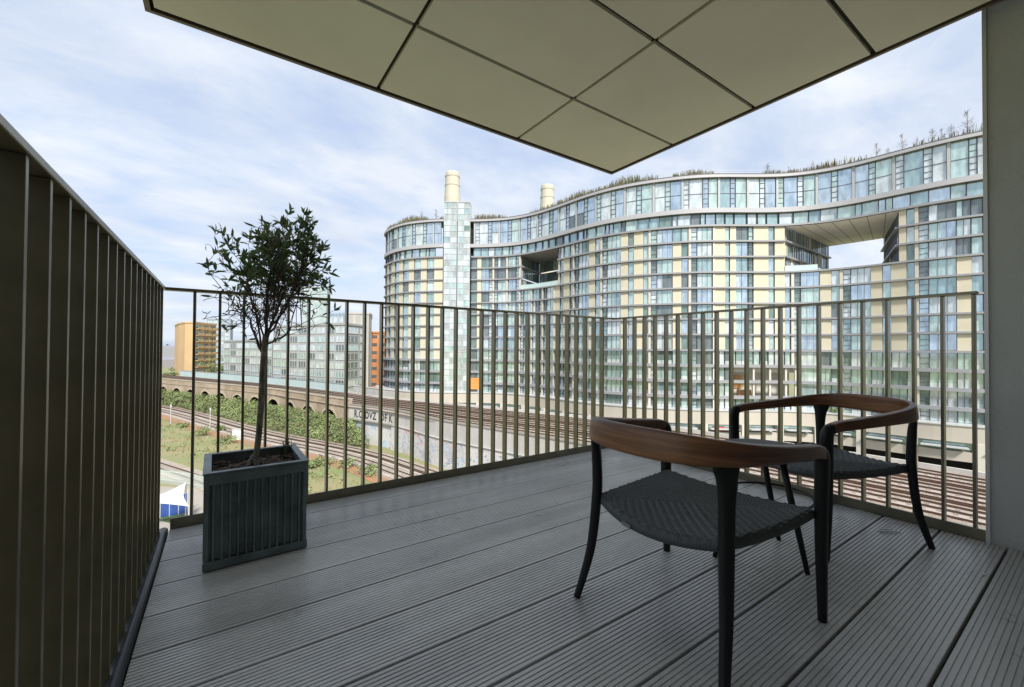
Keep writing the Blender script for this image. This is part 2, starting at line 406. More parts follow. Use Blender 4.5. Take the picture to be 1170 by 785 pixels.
def seat_point(u, v):
    """u back(-1)..front(1), v right(-1)..left(1)"""
    hw = 0.232+(0.282-0.232)*(u+1)/2
    x = -0.215+(0.272+0.215)*(u+1)/2
    x += -0.048*(1-v*v)*max(0, -u)**2+0.030*(1-v*v)*max(0, u)**2
    y = v*(hw+0.010*(1-u*u))
    z = 0.372-0.026*(1-v*v)*(0.55+0.45*u*u)-0.006*(1-u*u)
    return x, y, z
def seat_mesh():
    N = 288; P = 0.0088; verts = []; faces = []
    for i in range(N+1):
        for j in range(N+1):
            u, v = -1+2*i/N, -1+2*j/N
            x, y, z = seat_point(u, v)
            # woven cord: twill whose diagonal turns in each of the four quarters
            a, c = x/P, y/P
            if abs(u) > abs(v): a, c = c, a
            ia, ic = math.floor(a), math.floor(c); fa, fc = a-ia-0.5, c-ic-0.5
            sgn = 1 if (u+v) > 0 else -1
            over = ((ia+sgn*ic) % 4) < 2
            h = math.cos(fc*math.pi*0.98) if over else 0.55*math.cos(fa*math.pi*0.98)
            h = h*0.0058
            e = max(abs(u), abs(v)); 
            if e > 0.955: h -= 0.016*((e-0.955)/0.045)**2
            verts.append((x, y, z+h))
    for i in range(N):
        for j in range(N):
            q = i*(N+1)+j; faces.append((q, q+N+1, q+N+2, q+1))
    ring = [(i, 0) for i in range(N)]+[(N, j) for j in range(N)]+[(N-i, N) for i in range(N)]+[(0, N-j) for j in range(N)]
    top = [i*(N+1)+j for i, j in ring]; prev = top
    for k, (sc, dz) in enumerate(((1.004, -0.008), (1.002, -0.016), (0.985, -0.022))):
        cur = []
        for q, (i, j) in zip(top, ring):
            x, y, z = seat_point(-1+2*i/N, -1+2*j/N); wv = 0.0016*math.sin((i+j)*math.pi/2.3)
            cur.append(len(verts)); verts.append((x*(sc+wv), y*(sc+wv), z-0.012+dz))
        for a in range(len(ring)):
            b2 = (a+1) % len(ring); faces.append((prev[a], cur[a], cur[b2], prev[b2]))
        prev = cur
    faces.append(tuple(prev))
    me = bpy.data.meshes.new('seat'); me.from_pydata(verts, [], faces); me.materials.append(M_cord)
    me.polygons.foreach_set('use_smooth', [True]*len(faces)); me.update(); return me
CH = dict(rail=chair_rail_mesh(), seat=seat_mesh())
def rear_leg(s): return leg_mesh([(-0.226, s*0.243, 0.592), (-0.225, s*0.243, 0.572), (-0.220, s*0.242, 0.535), (-0.216, s*0.240, 0.45), (-0.218, s*0.240, 0.36), (-0.238, s*0.250, 0.17), (-0.287, s*0.270, 0.0)],
                                 [(.040, .0125), (.036, .0145), (.027, .017), (.0215, .018), (.021, .018), (.0175, .016), (.0135, .012)], (.8, .6*s, 0))
def front_leg(s): return leg_mesh([(0.258, s*0.298, 0.564), (0.276, s*0.2975, 0.558), (0.287, s*0.297, 0.530), (0.286, s*0.296, 0.45), (0.284, s*0.295, 0.36), (0.285, s*0.295, 0.18), (0.292, s*0.295, 0.0)],
                                  [(.0215, .0185), (.024, .019), (.0265, .0205), (.025, .020), (.023, .019), (.0185, .0165), (.014, .013)])
CH['legs'] = [rear_leg(1), rear_leg(-1), front_leg(1), front_leg(-1)]
b = MB()
b.tube(catmull([(*seat_point(-0.9, 0.95)[:2], 0.345), (*seat_point(0, 0.96)[:2], 0.340), (*seat_point(0.93, 0.96)[:2], 0.347)], 8), 0.010, 8)
b.tube(catmull([(*seat_point(-0.9, -0.95)[:2], 0.345), (*seat_point(0, -0.96)[:2], 0.340), (*seat_point(0.93, -0.96)[:2], 0.347)], 8), 0.010, 8)
for u in (-0.93, 0.93):
    b.tube(catmull([(*seat_point(u, -0.97)[:2], 0.345), (*seat_point(u, -0.5)[:2], 0.326), (*seat_point(u, 0)[:2], 0.318), (*seat_point(u, 0.5)[:2], 0.326), (*seat_point(u, 0.97)[:2], 0.345)], 8), 0.010, 8)
def armchair(label, loc, heading):
    global b
    t = thing('armchair', label, 'armchair', 'woven seat armchairs on the balcony', loc); t.rotation_euler = (0, 0, heading)
    for nm, me in (('back_rail', CH['rail']), ('seat', CH['seat'])):
        o = bpy.data.objects.new(nm, me); COL.objects.link(o); o.parent = t
    for me in CH['legs']:
        o = bpy.data.objects.new('leg', me); COL.objects.link(o); o.parent = t
    if 'frame' not in CH:
        o = b.build('seat_frame', M_black, t, smooth=True); CH['frame'] = o.data
    else:
        o = bpy.data.objects.new('seat_frame', CH['frame']); COL.objects.link(o); o.parent = t
    tb = MB(); x, y, z = seat_point(-1.0, 0.36); x2, y2, z2 = seat_point(-1.0, 0.20)
    d = Vector((x2-x, y2-y, z2-z)); nrm = Vector((-1, 0, 0))
    p = Vector((x-0.006, y, z-0.029)); q = Vector((x2-0.006, y2, z2-0.029))
    off = nrm*0.002
    tb.hexa([p, q, q+off, p+off, p+Vector((0, 0, .013)), q+Vector((0, 0, .013)), q+off+Vector((0, 0, .013)), p+off+Vector((0, 0, .013))])
    tb.build('metal_tag', M_tag, t)
    return t
armchair('low walnut and black armchair seen from behind, nearest the viewer with its back turned', (1.3607, 0.858, 0), R(0.6))
armchair('low walnut and black armchair by the right railing, facing left towards the other chair', (2.538, 0.858, 0), R(153.9))

# small round side table between the two chairs
t = thing('side_table', 'small black round side table between the two armchairs, mostly hidden by the nearer one', 'side table', loc=(1.955, 0.875, 0))
def tpart(mb, nm, m, **k):
    o = mb.build(nm, m, t, **k); return o
b = MB(); b.tube([(0, 0, 0.462), (0, 0, 0.4655), (0, 0, 0.4735), (0, 0, 0.476)], [0.184, 0.188, 0.188, 0.186], 48)
tpart(b, 'table_top', M_black)
feet = [(-0.005, -0.158), (0.229, 0.047), (-0.18, 0.13)]
tops = [(-0.04, -0.075), (0.13, 0.082), (-0.10, 0.06)]
for (fx, fy), (ux, uy) in zip(feet, tops):
    b = MB(); b.tube([(fx, fy, 0.0), (ux*0.5+fx*0.5, uy*0.5+fy*0.5, 0.232), (ux, uy, 0.463)], [0.0095, 0.0125, 0.0135], 10)
    tpart(b, 'leg', M_black, smooth=True)
b = MB(); ring = [(0.02+0.205*math.cos(2*math.pi*k/40), 0.01+0.17*math.sin(2*math.pi*k/40), 0.262) for k in range(41)]
b.tube(ring, 0.0055, 8); tpart(b, 'ring_brace', M_black, smooth=True)

# little metal clip lying on the deck and a crumb of white plaster in a joint
b = MB()
for dx, ln in ((0, 0.085), (0.024, 0.075)):
    b.tube([(0.0, dx, 0.004), (ln*0.5, dx+0.002, 0.007), (ln, dx, 0.004)], 0.004, 8)
b.tube([(0.0, 0, 0.004), (0.0, 0.024, 0.004)], 0.004, 8)
o = b.build('deck_clip', mat('bright_steel', (0.8, 0.8, 0.8), 0.3, metal=0.2), smooth=True); o.location = (2.70, 0.672, 0.001); o.rotation_euler = (0, 0, R(-36))
tag(o, 'small bright metal clip lying on the deck in front of the right railing', 'clip')
b = MB()
for k in range(7):
    a = rnd.uniform(0, 6.3); x, y = rnd.gauss(0, .006), rnd.gauss(0, .004); s = rnd.uniform(.003, .007)
    b.hexa([(x-s, y-s, 0), (x+s, y-s*.6, 0), (x+s*.7, y+s, 0), (x-s, y+s*.8, 0), (x-s*.5, y-s*.4, s), (x+s*.5, y-s*.3, s*1.2), (x+s*.4, y+s*.5, s), (x-s*.5, y+s*.4, s*.8)])
o = b.build('plaster_crumb', mat('white_crumb', (0.7, 0.7, 0.66), 0.8)); o.location = (2.535, 0.3125, 0.0005)
tag(o, 'tiny white crumb of plaster lying by a deck joint near the grey wall', 'debris')

# ------------------------------------------------------------------ planter and olive tree
PX0, PX1, PY0, PY1, PZ = -0.061, 0.318, 2.069, 2.455, 0.392
pl = thing('planter', 'square dark slate grey ribbed metal planter standing in the left corner of the deck', 'planter', loc=((PX0+PX1)/2, (PY0+PY1)/2, 0))
pl.rotation_euler = (0, 0, R(0.8))
hx, hy = (PX1-PX0)/2, (PY1-PY0)/2
b = MB(); wt = 0.014
body0, body1 = 0.040, PZ-0.048
def ribbed(b, ax):
    """corrugated side sheet: ax 0 front, 1 right, 2 back, 3 left"""
    n = 12; hh = hx if ax % 2 == 0 else hy; dd = (hy if ax % 2 == 0 else hx)-0.010
    wv = 2*(hh-0.020)/n; pts = [(-hh+0.004, 0.006), (-hh+0.018, 0.006), (-hh+0.020, 0)]
    for k in range(n):
        x = -hh+0.020+wv*k
        pts += [(x+wv*0.32, -0.004), (x+wv*0.40, 0.0095), (x+wv*0.62, 0.0095), (x+wv*0.70, -0.004)]
    pts += [(hh-0.020, 0), (hh-0.018, 0.006), (hh-0.004, 0.006)]
    rot = Matrix.Rotation(math.pi/2*ax, 3, 'Z')
    for (xa, da), (xb, db) in zip(pts, pts[1:]):
        q = [Vector((xa, -dd-da, body0)), Vector((xb, -dd-db, body0)), Vector((xb, -dd-db, body1)), Vector((xa, -dd-da, body1))]
        b.quad(*[rot @ p for p in q])
for ax in range(4): ribbed(b, ax)
o = b.build('side_panel', M_zinc, pl)
for z0, z1, ex in ((0.004, 0.040, 0.0), (PZ-0.048, PZ-0.006, 0.0)):
    b = MB()
    b.box(-hx-ex, hx+ex, -hy-ex, -hy+wt, z0, z1); b.box(-hx-ex, hx+ex, hy-wt, hy+ex, z0, z1)
    b.box(-hx-ex, -hx+wt, -hy+wt+0.0005, hy-wt-0.0005, z0, z1); b.box(hx-wt, hx+ex, -hy+wt+0.0005, hy-wt-0.0005, z0, z1)
    b.build('band', M_zinc, pl, bevel=0.003)
b = MB(); lw = 0.026
b.box(-hx-0.003, hx+0.003, -hy-0.003, -hy+lw, PZ-0.0055, PZ+0.003); b.box(-hx-0.003, hx+0.003, hy-lw, hy+0.003, PZ-0.0055, PZ+0.003)
b.box(-hx-0.003, -hx+lw, -hy+lw+0.0004, hy-lw-0.0004, PZ-0.0055, PZ+0.003); b.box(hx-lw, hx+0.003, -hy+lw+0.0004, hy-lw-0.0004, PZ-0.0055, PZ+0.003)
b.build('rim', M_zinc, pl, bevel=0.002)
b = MB()
iw = 0.020
b.quad((-hx+iw, -hy+iw, 0.2), (-hx+iw, -hy+iw, PZ-0.006), (hx-iw, -hy+iw, PZ-0.006), (hx-iw, -hy+iw, 0.2))
b.quad((-hx+iw, hy-iw, 0.2), (hx-iw, hy-iw, 0.2), (hx-iw, hy-iw, PZ-0.006), (-hx+iw, hy-iw, PZ-0.006))
b.quad((-hx+iw, -hy+iw, 0.2), (-hx+iw, hy-iw, 0.2), (-hx+iw, hy-iw, PZ-0.006), (-hx+iw, -hy+iw, PZ-0.006))
b.quad((hx-iw, -hy+iw, 0.2), (hx-iw, -hy+iw, PZ-0.006), (hx-iw, hy-iw, PZ-0.006), (hx-iw, hy-iw, 0.2))
b.build('liner', M_zinc, pl)
SZ = 0.352
b = MB(); n = 26
def soil_h(x, y): return SZ+0.016*noise.noise(Vector((x*9, y*9, 3)))+0.010*noise.noise(Vector((x*31, y*31, 1)))
for i in range(n):
    for j in range(n):
        q = []
        for di, dj in ((0, 0), (1, 0), (1, 1), (0, 1)):
            x = -hx+iw+(2*(hx-iw))*(i+di)/n; y = -hy+iw+(2*(hy-iw))*(j+dj)/n; q.append((x, y, soil_h(x, y)))
        b.quad(*q)
for k in range(900):
    x, y = rnd.uniform(-hx+.03, hx-.03), rnd.uniform(-hy+.03, hy-.03); L_, W_ = rnd.uniform(.006, .020), rnd.uniform(.002, .0055); a = rnd.uniform(0, 6.28)
    d = Vector((math.cos(a), math.sin(a), rnd.uniform(-.5, .5))).normalized()*L_; n_ = Vector((-math.sin(a), math.cos(a), rnd.uniform(-.5, .5)))*W_
    c = Vector((x, y, soil_h(x, y)+rnd.uniform(.002, .009)))
    b.quad(c-d-n_, c+d-n_, c+d*.8+n_, c-d*.9+n_, 1)
b.build('soil', [M_soil, M_chip], pl)

# blades of grass in the back right corner of the planter
b = MB()
for k in range(22):
    a = rnd.uniform(0, 6.28); L_ = rnd.uniform(.05, .14); x, y = 0.272+rnd.gauss(0, .010), 2.395+rnd.gauss(0, .012)
    p0 = Vector((x, y, SZ)); p1 = p0+Vector((math.cos(a)*.010, math.sin(a)*.010, L_*.6)); p2 = p0+Vector((math.cos(a)*.05*L_/.1, math.sin(a)*.05*L_/.1, L_))
    wv = Vector((-math.sin(a), math.cos(a), 0))*.0022
    b.quad(p0-wv, p0+wv, p1+wv*.8, p1-wv*.8); b.poly([p1-wv*.8, p1+wv*.8, p2])
tag(b.build('grass_tuft', mat('grass_blade', (0.05, 0.085, 0.03), 0.6)), 'small tuft of spiky grass growing in the corner of the dark planter', 'grass tuft')

tree = thing('olive_tree', 'small potted olive tree with a bare lower crown and dark narrow leaves on top', 'tree', loc=(0.133, 2.262, 0.34))
TL = Matrix.Translation(-tree.location)
tr = random.Random(11)
b = MB()
trunk = catmull([(0.115, 2.27, 0.335), (0.128, 2.262, 0.375), (0.140, 2.250, 0.50), (0.147, 2.232, 0.66), (0.150, 2.215, 0.80), (0.156, 2.207, 0.905), (0.160, 2.205, 0.96)], 6)
nt_ = len(trunk); rad = [0.0132+0.020*max(0, 1-i/6)**2 for i in range(nt_)]
b.tube(trunk, rad, 10)
for a in range(4):
    th = a*1.6+.4; b.tube([(0.122, 2.265, 0.40), (0.122+.018*math.cos(th), 2.265+.018*math.sin(th), 0.365), (0.118+.05*math.cos(th), 2.266+.05*math.sin(th), 0.338)], [0.012, 0.012, 0.006], 6)
o = b.build('trunk', M_bark, tree, smooth=True); o.matrix_parent_inverse = TL
bl = MB(); lf = MB()
# crown axes: u to the right in the picture, v away from the viewer
cu, cv = Vector((cy, -sy, 0)), Vector((sy, cy, 0)); base = Vector((0.158, 2.206, 0.0))
def CP(u, v, z): return base+cu*(u*0.94+0.010)+cv*(v*0.9)+Vector((0, 0, z))
ends = []
def limb(p0, p1, r0, r1, bend, seg=6):
    p0, p1 = Vector(p0), Vector(p1); m_ = (p0+p1)/2+Vector((tr.uniform(-1, 1), tr.uniform(-1, 1), tr.uniform(-.2, .8)))*bend*(p1-p0).length
    pts = []
    for k in range(seg+1):
        t_ = k/seg; q = p0*(1-t_)**2+m_*2*t_*(1-t_)+p1*t_*t_
        if 0 < k < seg: q += Vector((tr.gauss(0, 1), tr.gauss(0, 1), tr.gauss(0, 1)))*0.0035
        pts.append(q)
    bl.tube(pts, [r0+(r1-r0)*k/seg for k in range(seg+1)], 5 if r0 > .003 else 4)
    return pts
def leaf(p, d, L_, W_, m=0):
    d = d.normalized(); s_ = d.cross(Vector((tr.gauss(0, 1), tr.gauss(0, 1), tr.gauss(0, 1)+.6))).normalized(); up = s_.cross(d)
    p = Vector(p); q1 = p+d*L_*.32+up*.002; q2 = p+d*L_*.7+up*.003; q3 = p+d*L_-up*L_*.08; k = -up*W_*.35
    lf.quad(p, q1+s_*W_*.9, q1+k, p, m) if False else None
    lf.poly([p, q1+s_*W_, q1+k], m); lf.poly([p, q1+k, q1-s_*W_], m)
    lf.quad(q1+k, q1+s_*W_, q2+s_*W_*.85, q2+k, m); lf.quad(q1-s_*W_, q1+k, q2+k, q2-s_*W_*.85, m)
    lf.poly([q2+k, q2+s_*W_*.85, q3], m); lf.poly([q2-s_*W_*.85, q2+k, q3], m)
def tuft(p, d, n, big=1.0):
    for k in range(n):
        dd = d*0.8+Vector((tr.gauss(0, .55), tr.gauss(0, .55), tr.gauss(0.05, .5)))
        leaf(Vector(p)-d*tr.uniform(0, .022), dd, tr.uniform(.030, .054)*big, tr.uniform(.0042, .0068)*big, 1 if tr.random() < .25 else 0)
fork = [(0.150, 2.215, 0.872), (0.153, 2.210, 0.90), (0.157, 2.206, 0.93), (0.160, 2.205, 0.957)]
mains = [(0, CP(-.15, .02, 1.10), .0085), (0, CP(-.06, -.09, 1.16), .0065), (1, CP(.15, .03, .985), .0065), (1, CP(.02, .10, 1.16), .007),
         (2, CP(.14, -.04, 1.16), .0075), (3, CP(.03, -.03, 1.22), .009), (3, CP(.08, .09, 1.18), .0065), (3, CP(-.03, .04, 1.2), .0065), (2, CP(-.12, .10, 1.12), .006), (2, CP(.10, -.11, 1.12), .006)]
def crown_top(u):  # outline of the crown top as seen in the picture
    pts = [(-.30, 1.30), (-.22, 1.40), (-.12, 1.39), (-.03, 1.41), (.05, 1.43), (.12, 1.47), (.18, 1.50), (.24, 1.40), (.30, 1.27), (.34, 1.15)]
    if u <= pts[0][0]: return pts[0][1]
    for (a, za), (c, zb) in zip(pts, pts[1:]):
        if u <= c: return za+(zb-za)*(u-a)/(c-a)
    return pts[-1][1]
for fi, tip, r0 in mains:
    m_pts = limb(fork[fi], tip, r0*.78, r0*.36, .12, 8)
    for k in range(9):
        st = m_pts[min(len(m_pts)-1, 2+(k*7)//9+tr.randint(0, 1))]
        du = Vector(tip)-base; u0 = du.dot(cu)
        uu = max(-.235, min(.26, u0*1.2+tr.gauss(0, .075))); vv = max(-.24, min(.24, du.dot(cv)*1.4+tr.gauss(0, .09)))
        low = tr.random() < .42
        if low: uu = tr.uniform(-.29, .29)
        zt = crown_top(uu)-abs(vv)*.25
        zz = tr.uniform(.98, 1.2) if low else zt-abs(tr.gauss(0, .085))
        e = CP(uu, vv, zz); s_pts = limb(st, e, r0*.30, .0014, .16, 7)
        nsub = 5
        for q in range(nsub):
            st2 = s_pts[tr.randint(2, 7)]
            d_ = Vector((tr.gauss(0, .7), tr.gauss(0, .7), tr.gauss(.55, .5))).normalized()
            e2 = Vector(st2)+d_*tr.uniform(.04, .105)
            rel = e2-base; zmax = crown_top(rel.dot(cu))+.01
            if e2.z > zmax: e2.z = zmax
            t2 = limb(st2, e2, .0017, .0009, .15, 4)
            if e2.z > 1.19+tr.gauss(0, .03): tuft(e2, (e2-Vector(st2)).normalized(), tr.randint(3, 7)); tuft(t2[2], d_, tr.randint(0, 2), .9)
            elif tr.random() < .5: tuft(e2, d_, tr.randint(1, 2), .75)
        if zz > 1.2: tuft(e, (e-Vector(st)).normalized(), tr.randint(4, 7))
# a few stray shoots
for (st, e, n) in ((CP(-.19, 0, 1.18), CP(-.29, 0, 1.24), 1), (CP(-.2, .0, 1.25), CP(-.265, .0, 1.43), 5), (CP(-.2, 0, 1.3), CP(-.31, 0, 1.37), 1), (CP(-.14, .02, 1.06), CP(-.28, .0, 1.135), 2), (CP(-.10, 0, 1.02), CP(-.20, 0, .97), 4),
                   (CP(.13, 0, .99), CP(.33, 0, 1.075), 5), (CP(.05, 0, .93), CP(.28, .03, 1.02), 2), (CP(.2, 0, 1.2), CP(.31, 0, 1.17), 6), (CP(.17, 0, 1.05), CP(.30, 0, 1.12), 3), (CP(.02, 0, 1.36), CP(.10, 0, 1.525), 6), (CP(.1, 0, 1.36), CP(.175, 0, 1.52), 6), (CP(-.02, 0, .9), CP(-.1, -.02, .94), 2),
                   (CP(.2, 0, 1.3), CP(.28, 0, 1.30), 7), (CP(.22, 0, 1.25), CP(.31, 0, 1.24), 6)):
    p_ = limb(st, e, .0022, .0009, .10, 6); tuft(e, (Vector(e)-Vector(st)).normalized(), n)
    if n > 2: tuft(p_[4], (Vector(e)-Vector(st)).normalized(), n//2)
o = bl.build('branches', M_twig, tree, smooth=True); o.matrix_parent_inverse = TL
o = lf.build('crown', [M_leaf, M_leaf2], tree); o.matrix_parent_inverse = TL
# ================================================================== the railway and the town beyond
zr = lambda z: z+EYE            # heights given relative to the eye
ZG, ZV = -20.5, -13.0           # street level, viaduct deck
M_ground = mat('rough_grass_ground', (0.285, 0.235, 0.13), 0.95, color2=(0.17, 0.215, 0.08), scale=0.12, detail=9)
M_ballast = mat('old_ballast', (0.30, 0.25, 0.21), 0.95, color2=(0.42, 0.37, 0.32), scale=0.35, detail=10)
M_ballast2 = mat('brown_ballast', (0.27, 0.20, 0.155), 0.95, color2=(0.37, 0.30, 0.245), scale=0.5, detail=10)
M_orange = mat('orange_ballast', (0.36, 0.17, 0.075), 0.95, color2=(0.24, 0.18, 0.11), scale=0.5, detail=8)
M_rail = mat('rusty_rail', (0.105, 0.062, 0.042), 0.55, metal=0.4)
M_sleeper = mat('sleeper', (0.25, 0.21, 0.175), 0.9, var=0.3, scale=2)
M_brick = mat('viaduct_brick', (0.24, 0.18, 0.125), 0.9, color2=(0.42, 0.34, 0.25), scale=0.22, detail=8)
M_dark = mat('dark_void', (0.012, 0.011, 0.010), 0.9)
M_path = mat('pale_paving', (0.33, 0.30, 0.26), 0.85, var=0.1, scale=0.3)
M_concrete = mat('pale_concrete', (0.48, 0.46, 0.42), 0.8, var=0.12, scale=0.4, detail=8)

def strip(name, c0, c1, z0, z1, m, n=120, t0=0.0, t1=1.0, mb=None):
    own = mb is None; mb = mb or MB()
    for i in range(n):
        a, c = i/n, (i+1)/n
        P = [c0.pos(c0.L*a), c0.pos(c0.L*c), c1.pos(c1.L*c), c1.pos(c1.L*a)]
        A, B, C_, D = P[0].lerp(P[3], t0), P[1].lerp(P[2], t0), P[1].lerp(P[2], t1), P[0].lerp(P[3], t1)
        mb.quad((A.x, A.y, z0), (B.x, B.y, z0), (C_.x, C_.y, z1), (D.x, D.y, z1))
    return mb.build(name, m) if own else mb
class Off:
    """a curve parallel to another one"""
    def __init__(s, c, d): s.c, s.d, s.L = c, d, c.L
    def pos(s, u): return s.c.pos(u)+s.c.nrm(u)*s.d
class Blend:
    def __init__(s, a, b, t): s.a, s.b, s.t = a, b, t; s.L = a.L*(1-t)+b.L*t
    def pos(s, u): f = u/s.L; return s.a.pos(s.a.L*f).lerp(s.b.pos(s.b.L*f), s.t)

b = MB(); NGR = 24
gx = [-4000, -1500, -600, -300, -150, -60, 0, 60, 150, 300, 600, 1500, 4000]
for i in range(12):
    for j in range(12):
        b.quad((gx[i], gx[j], zr(ZG)-0.1), (gx[i+1], gx[j], zr(ZG)-0.1), (gx[i+1], gx[j+1], zr(ZG)-0.1), (gx[i], gx[j+1], zr(ZG)-0.1))
tag(b.build('ground', M_ground), kind='structure')

NE = Curve([G(*q) for q in ((-300, 250), (-190, 186), (-123, 149), (-71, 119), (-54, 106.5), (-38, 94.5), (-23.7, 85), (-12.2, 73), (-1, 64), (10, 55), (22, 42), (33, 29), (45, 10), (52, -10))], 0.5, 20)
FE = Curve([G(*q) for q in ((-360, 300), (-240, 238), (-160, 193), (-91, 151), (-50, 122), (-35, 109), (-17, 98), (-2, 88.5), (13, 79), (30, 64), (48, 44), (62, 20), (72, -8))], 0.5, 20)
sN = NE.find_px(403)              # where the painted retaining wall begins

# viaduct: brick arches on the left, then the painted retaining wall
vd = thing('railway_viaduct', 'long curving brick railway viaduct with dark arches above the green bank', 'viaduct', loc=tuple(G(-60, 125, ZV)))
VI = Matrix.Translation(-vd.location)
def vpart(mb, nm, m):
    o = mb.build(nm, m, vd); o.matrix_parent_inverse = VI; return o
mb = strip('x', NE, FE, zr(ZV), zr(ZV), None, 200, mb=MB()); vpart(mb, 'track_bed', M_ballast2)
b = MB(); ba = MB()
pitch_a = 9.7; nb = 14; u1 = sN-1.0
Zp, Zb = zr(-11.6), zr(ZG)-0.1
for k in range(nb):
    c = u1-3.0-pitch_a*k-pitch_a/2
    half = 3.4; spring = zr(-17.6); crown_r = 3.3
    def fp(u, z, off=0.0): p = NE.pos(max(0, u))+NE.nrm(max(1, u))*off; return (p.x, p.y, z)
    ua, ub = c-pitch_a/2, c+pitch_a/2
    b.quad(fp(ua, Zb), fp(c-half, Zb), fp(c-half, Zp), fp(ua, Zp)); b.quad(fp(c+half, Zb), fp(ub, Zb), fp(ub, Zp), fp(c+half, Zp))
    na = 14
    for q in range(na):
        a0, a1 = math.pi*q/na, math.pi*(q+1)/na
        xa, za = c-half*math.cos(a0), spring+crown_r*math.sin(a0); xb, zb = c-half*math.cos(a1), spring+crown_r*math.sin(a1)
        b.quad(fp(xa, za), fp(xb, zb), fp(xb, Zp), fp(xa, Zp))
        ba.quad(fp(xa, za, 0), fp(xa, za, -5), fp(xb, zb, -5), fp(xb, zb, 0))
        # voussoir ring standing proud of the wall
        xo, zo = c-(half+.55)*math.cos(a0), spring+(crown_r+.55)*math.sin(a0); xp, zp = c-(half+.55)*math.cos(a1), spring+(crown_r+.55)*math.sin(a1)
        b.quad(fp(xa, za, .06), fp(xb, zb, .06), fp(xp, zp, .06), fp(xo, zo, .06), 1); b.quad(fp(xo, zo, .06), fp(xp, zp, .06), fp(xp, zp, 0), fp(xo, zo, 0), 1)
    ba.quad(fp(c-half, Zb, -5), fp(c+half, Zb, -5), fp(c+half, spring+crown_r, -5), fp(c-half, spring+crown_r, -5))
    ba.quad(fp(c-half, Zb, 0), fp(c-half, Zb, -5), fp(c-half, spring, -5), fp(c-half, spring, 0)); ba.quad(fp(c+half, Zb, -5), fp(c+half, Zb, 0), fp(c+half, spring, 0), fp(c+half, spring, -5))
u_end = u1-3.0-pitch_a*nb
def wall_run(mb, ua, ub, z0, z1, o0, o1, step=3.0, m=0, cv=NE):
    n = max(1, int(abs(ub-ua)/step))
    for i in range(n):
        a, c = ua+(ub-ua)*i/n, ua+(ub-ua)*(i+1)/n
        q = [cv.at(a, z0, o1), cv.at(c, z0, o1), cv.at(c, z0, o0), cv.at(a, z0, o0)]
        mb.hexa(q+[Vector((p.x, p.y, z1)) for p in q], m)
wall_run(b, 1, u_end, Zb, Zp, -0.8, 0.0); wall_run(b, u1-3.0, u1+0.2, Zb, Zp, -0.8, 0.0)
vpart(b, 'arcade_wall', [M_brick, mat('pale_voussoir', (0.40, 0.34, 0.25), 0.9, var=0.2, scale=1.5)])
vpart(ba, 'arch_vault', mat('dark_vault', (0.035, 0.03, 0.025), 0.95))  # one near-black colour for the vaults and the backs of the arches
b = MB(); wall_run(b, 1, u1+0.2, Zp+0.002, Zp+0.22, -0.9, 0.12); wall_run(b, 1, u1+0.2, Zp-1.5, Zp-1.3, 0.002, 0.14)
vpart(b, 'coping', mat('coping_stone', (0.34, 0.30, 0.23), 0.9, var=0.2, scale=1))

# painted retaining wall with graffiti
def graffiti_material():
    m = bpy.data.materials.new('graffiti_paint'); m.use_nodes = True; t = m.node_tree; bs = t.nodes['Principled BSDF']; bs.inputs['Roughness'].default_value = 0.8
    c = t.nodes.new('ShaderNodeTexCoord')
    def nz(sc, loc, det=3, dist=0.0, st=(1, 1, 1)):
        mpn = t.nodes.new('ShaderNodeMapping'); mpn.inputs['Location'].default_value = loc; mpn.inputs['Scale'].default_value = st; t.links.new(c.outputs['Object'], mpn.inputs[0])
        n = t.nodes.new('ShaderNodeTexNoise'); n.inputs['Scale'].default_value = sc; n.inputs['Detail'].default_value = det; n.inputs['Distortion'].default_value = dist; t.links.new(mpn.outputs[0], n.inputs['Vector']); return n.outputs['Fac']
    cur = None
    def layer(col, fac):
        nonlocal cur
        mxn = t.nodes.new('ShaderNodeMix'); mxn.data_type = 'RGBA'; t.links.new(fac, mxn.inputs[0])
        if isinstance(cur, tuple): mxn.inputs[6].default_value = (*cur, 1)
        else: t.links.new(cur, mxn.inputs[6])
        mxn.inputs[7].default_value = (*col, 1); cur = mxn.outputs[2]
    def step(v, lo, hi):
        r = t.nodes.new('ShaderNodeMapRange'); r.inputs[1].default_value = lo; r.inputs[2].default_value = hi; t.links.new(v, r.inputs[0]); return r.outputs[0]
    def band(v, a, wd):
        s_ = t.nodes.new('ShaderNodeMath'); s_.operation = 'SUBTRACT'; s_.inputs[1].default_value = a; t.links.new(v, s_.inputs[0])
        ab = t.nodes.new('ShaderNodeMath'); ab.operation = 'ABSOLUTE'; t.links.new(s_.outputs[0], ab.inputs[0])
        r = t.nodes.new('ShaderNodeMapRange'); r.inputs[1].default_value = wd; r.inputs[2].default_value = wd*0.5; t.links.new(ab.outputs[0], r.inputs[0]); return r.outputs[0]
    cur = (0.55, 0.54, 0.52)
    layer((0.43, 0.43, 0.43), step(nz(0.25, (3, 1, 2), 6), 0.5, 0.62))
    layer((0.42, 0.52, 0.60), step(nz(0.28, (8, 4, 1)), 0.58, 0.61))
    layer((0.60, 0.42, 0.40), step(nz(0.26, (1, 9, 5)), 0.62, 0.65))
    layer((0.62, 0.56, 0.32), step(nz(0.28, (5, 2, 7)), 0.64, 0.67))
    layer((0.20, 0.21, 0.25), band(nz(0.55, (2, 6, 3), 1, 1.5), 0.54, 0.012))
    layer((0.22, 0.30, 0.42), band(nz(0.42, (7, 3, 9), 1, 1.2), 0.60, 0.016))
    t.links.new(cur, bs.inputs['Base Color']); return m
M_graf = graffiti_material()
M_white = mat('whitewashed_wall', (0.50, 0.485, 0.455), 0.85, color2=(0.38, 0.37, 0.345), scale=0.5, detail=9, stretch=(1, 1, 0.3))
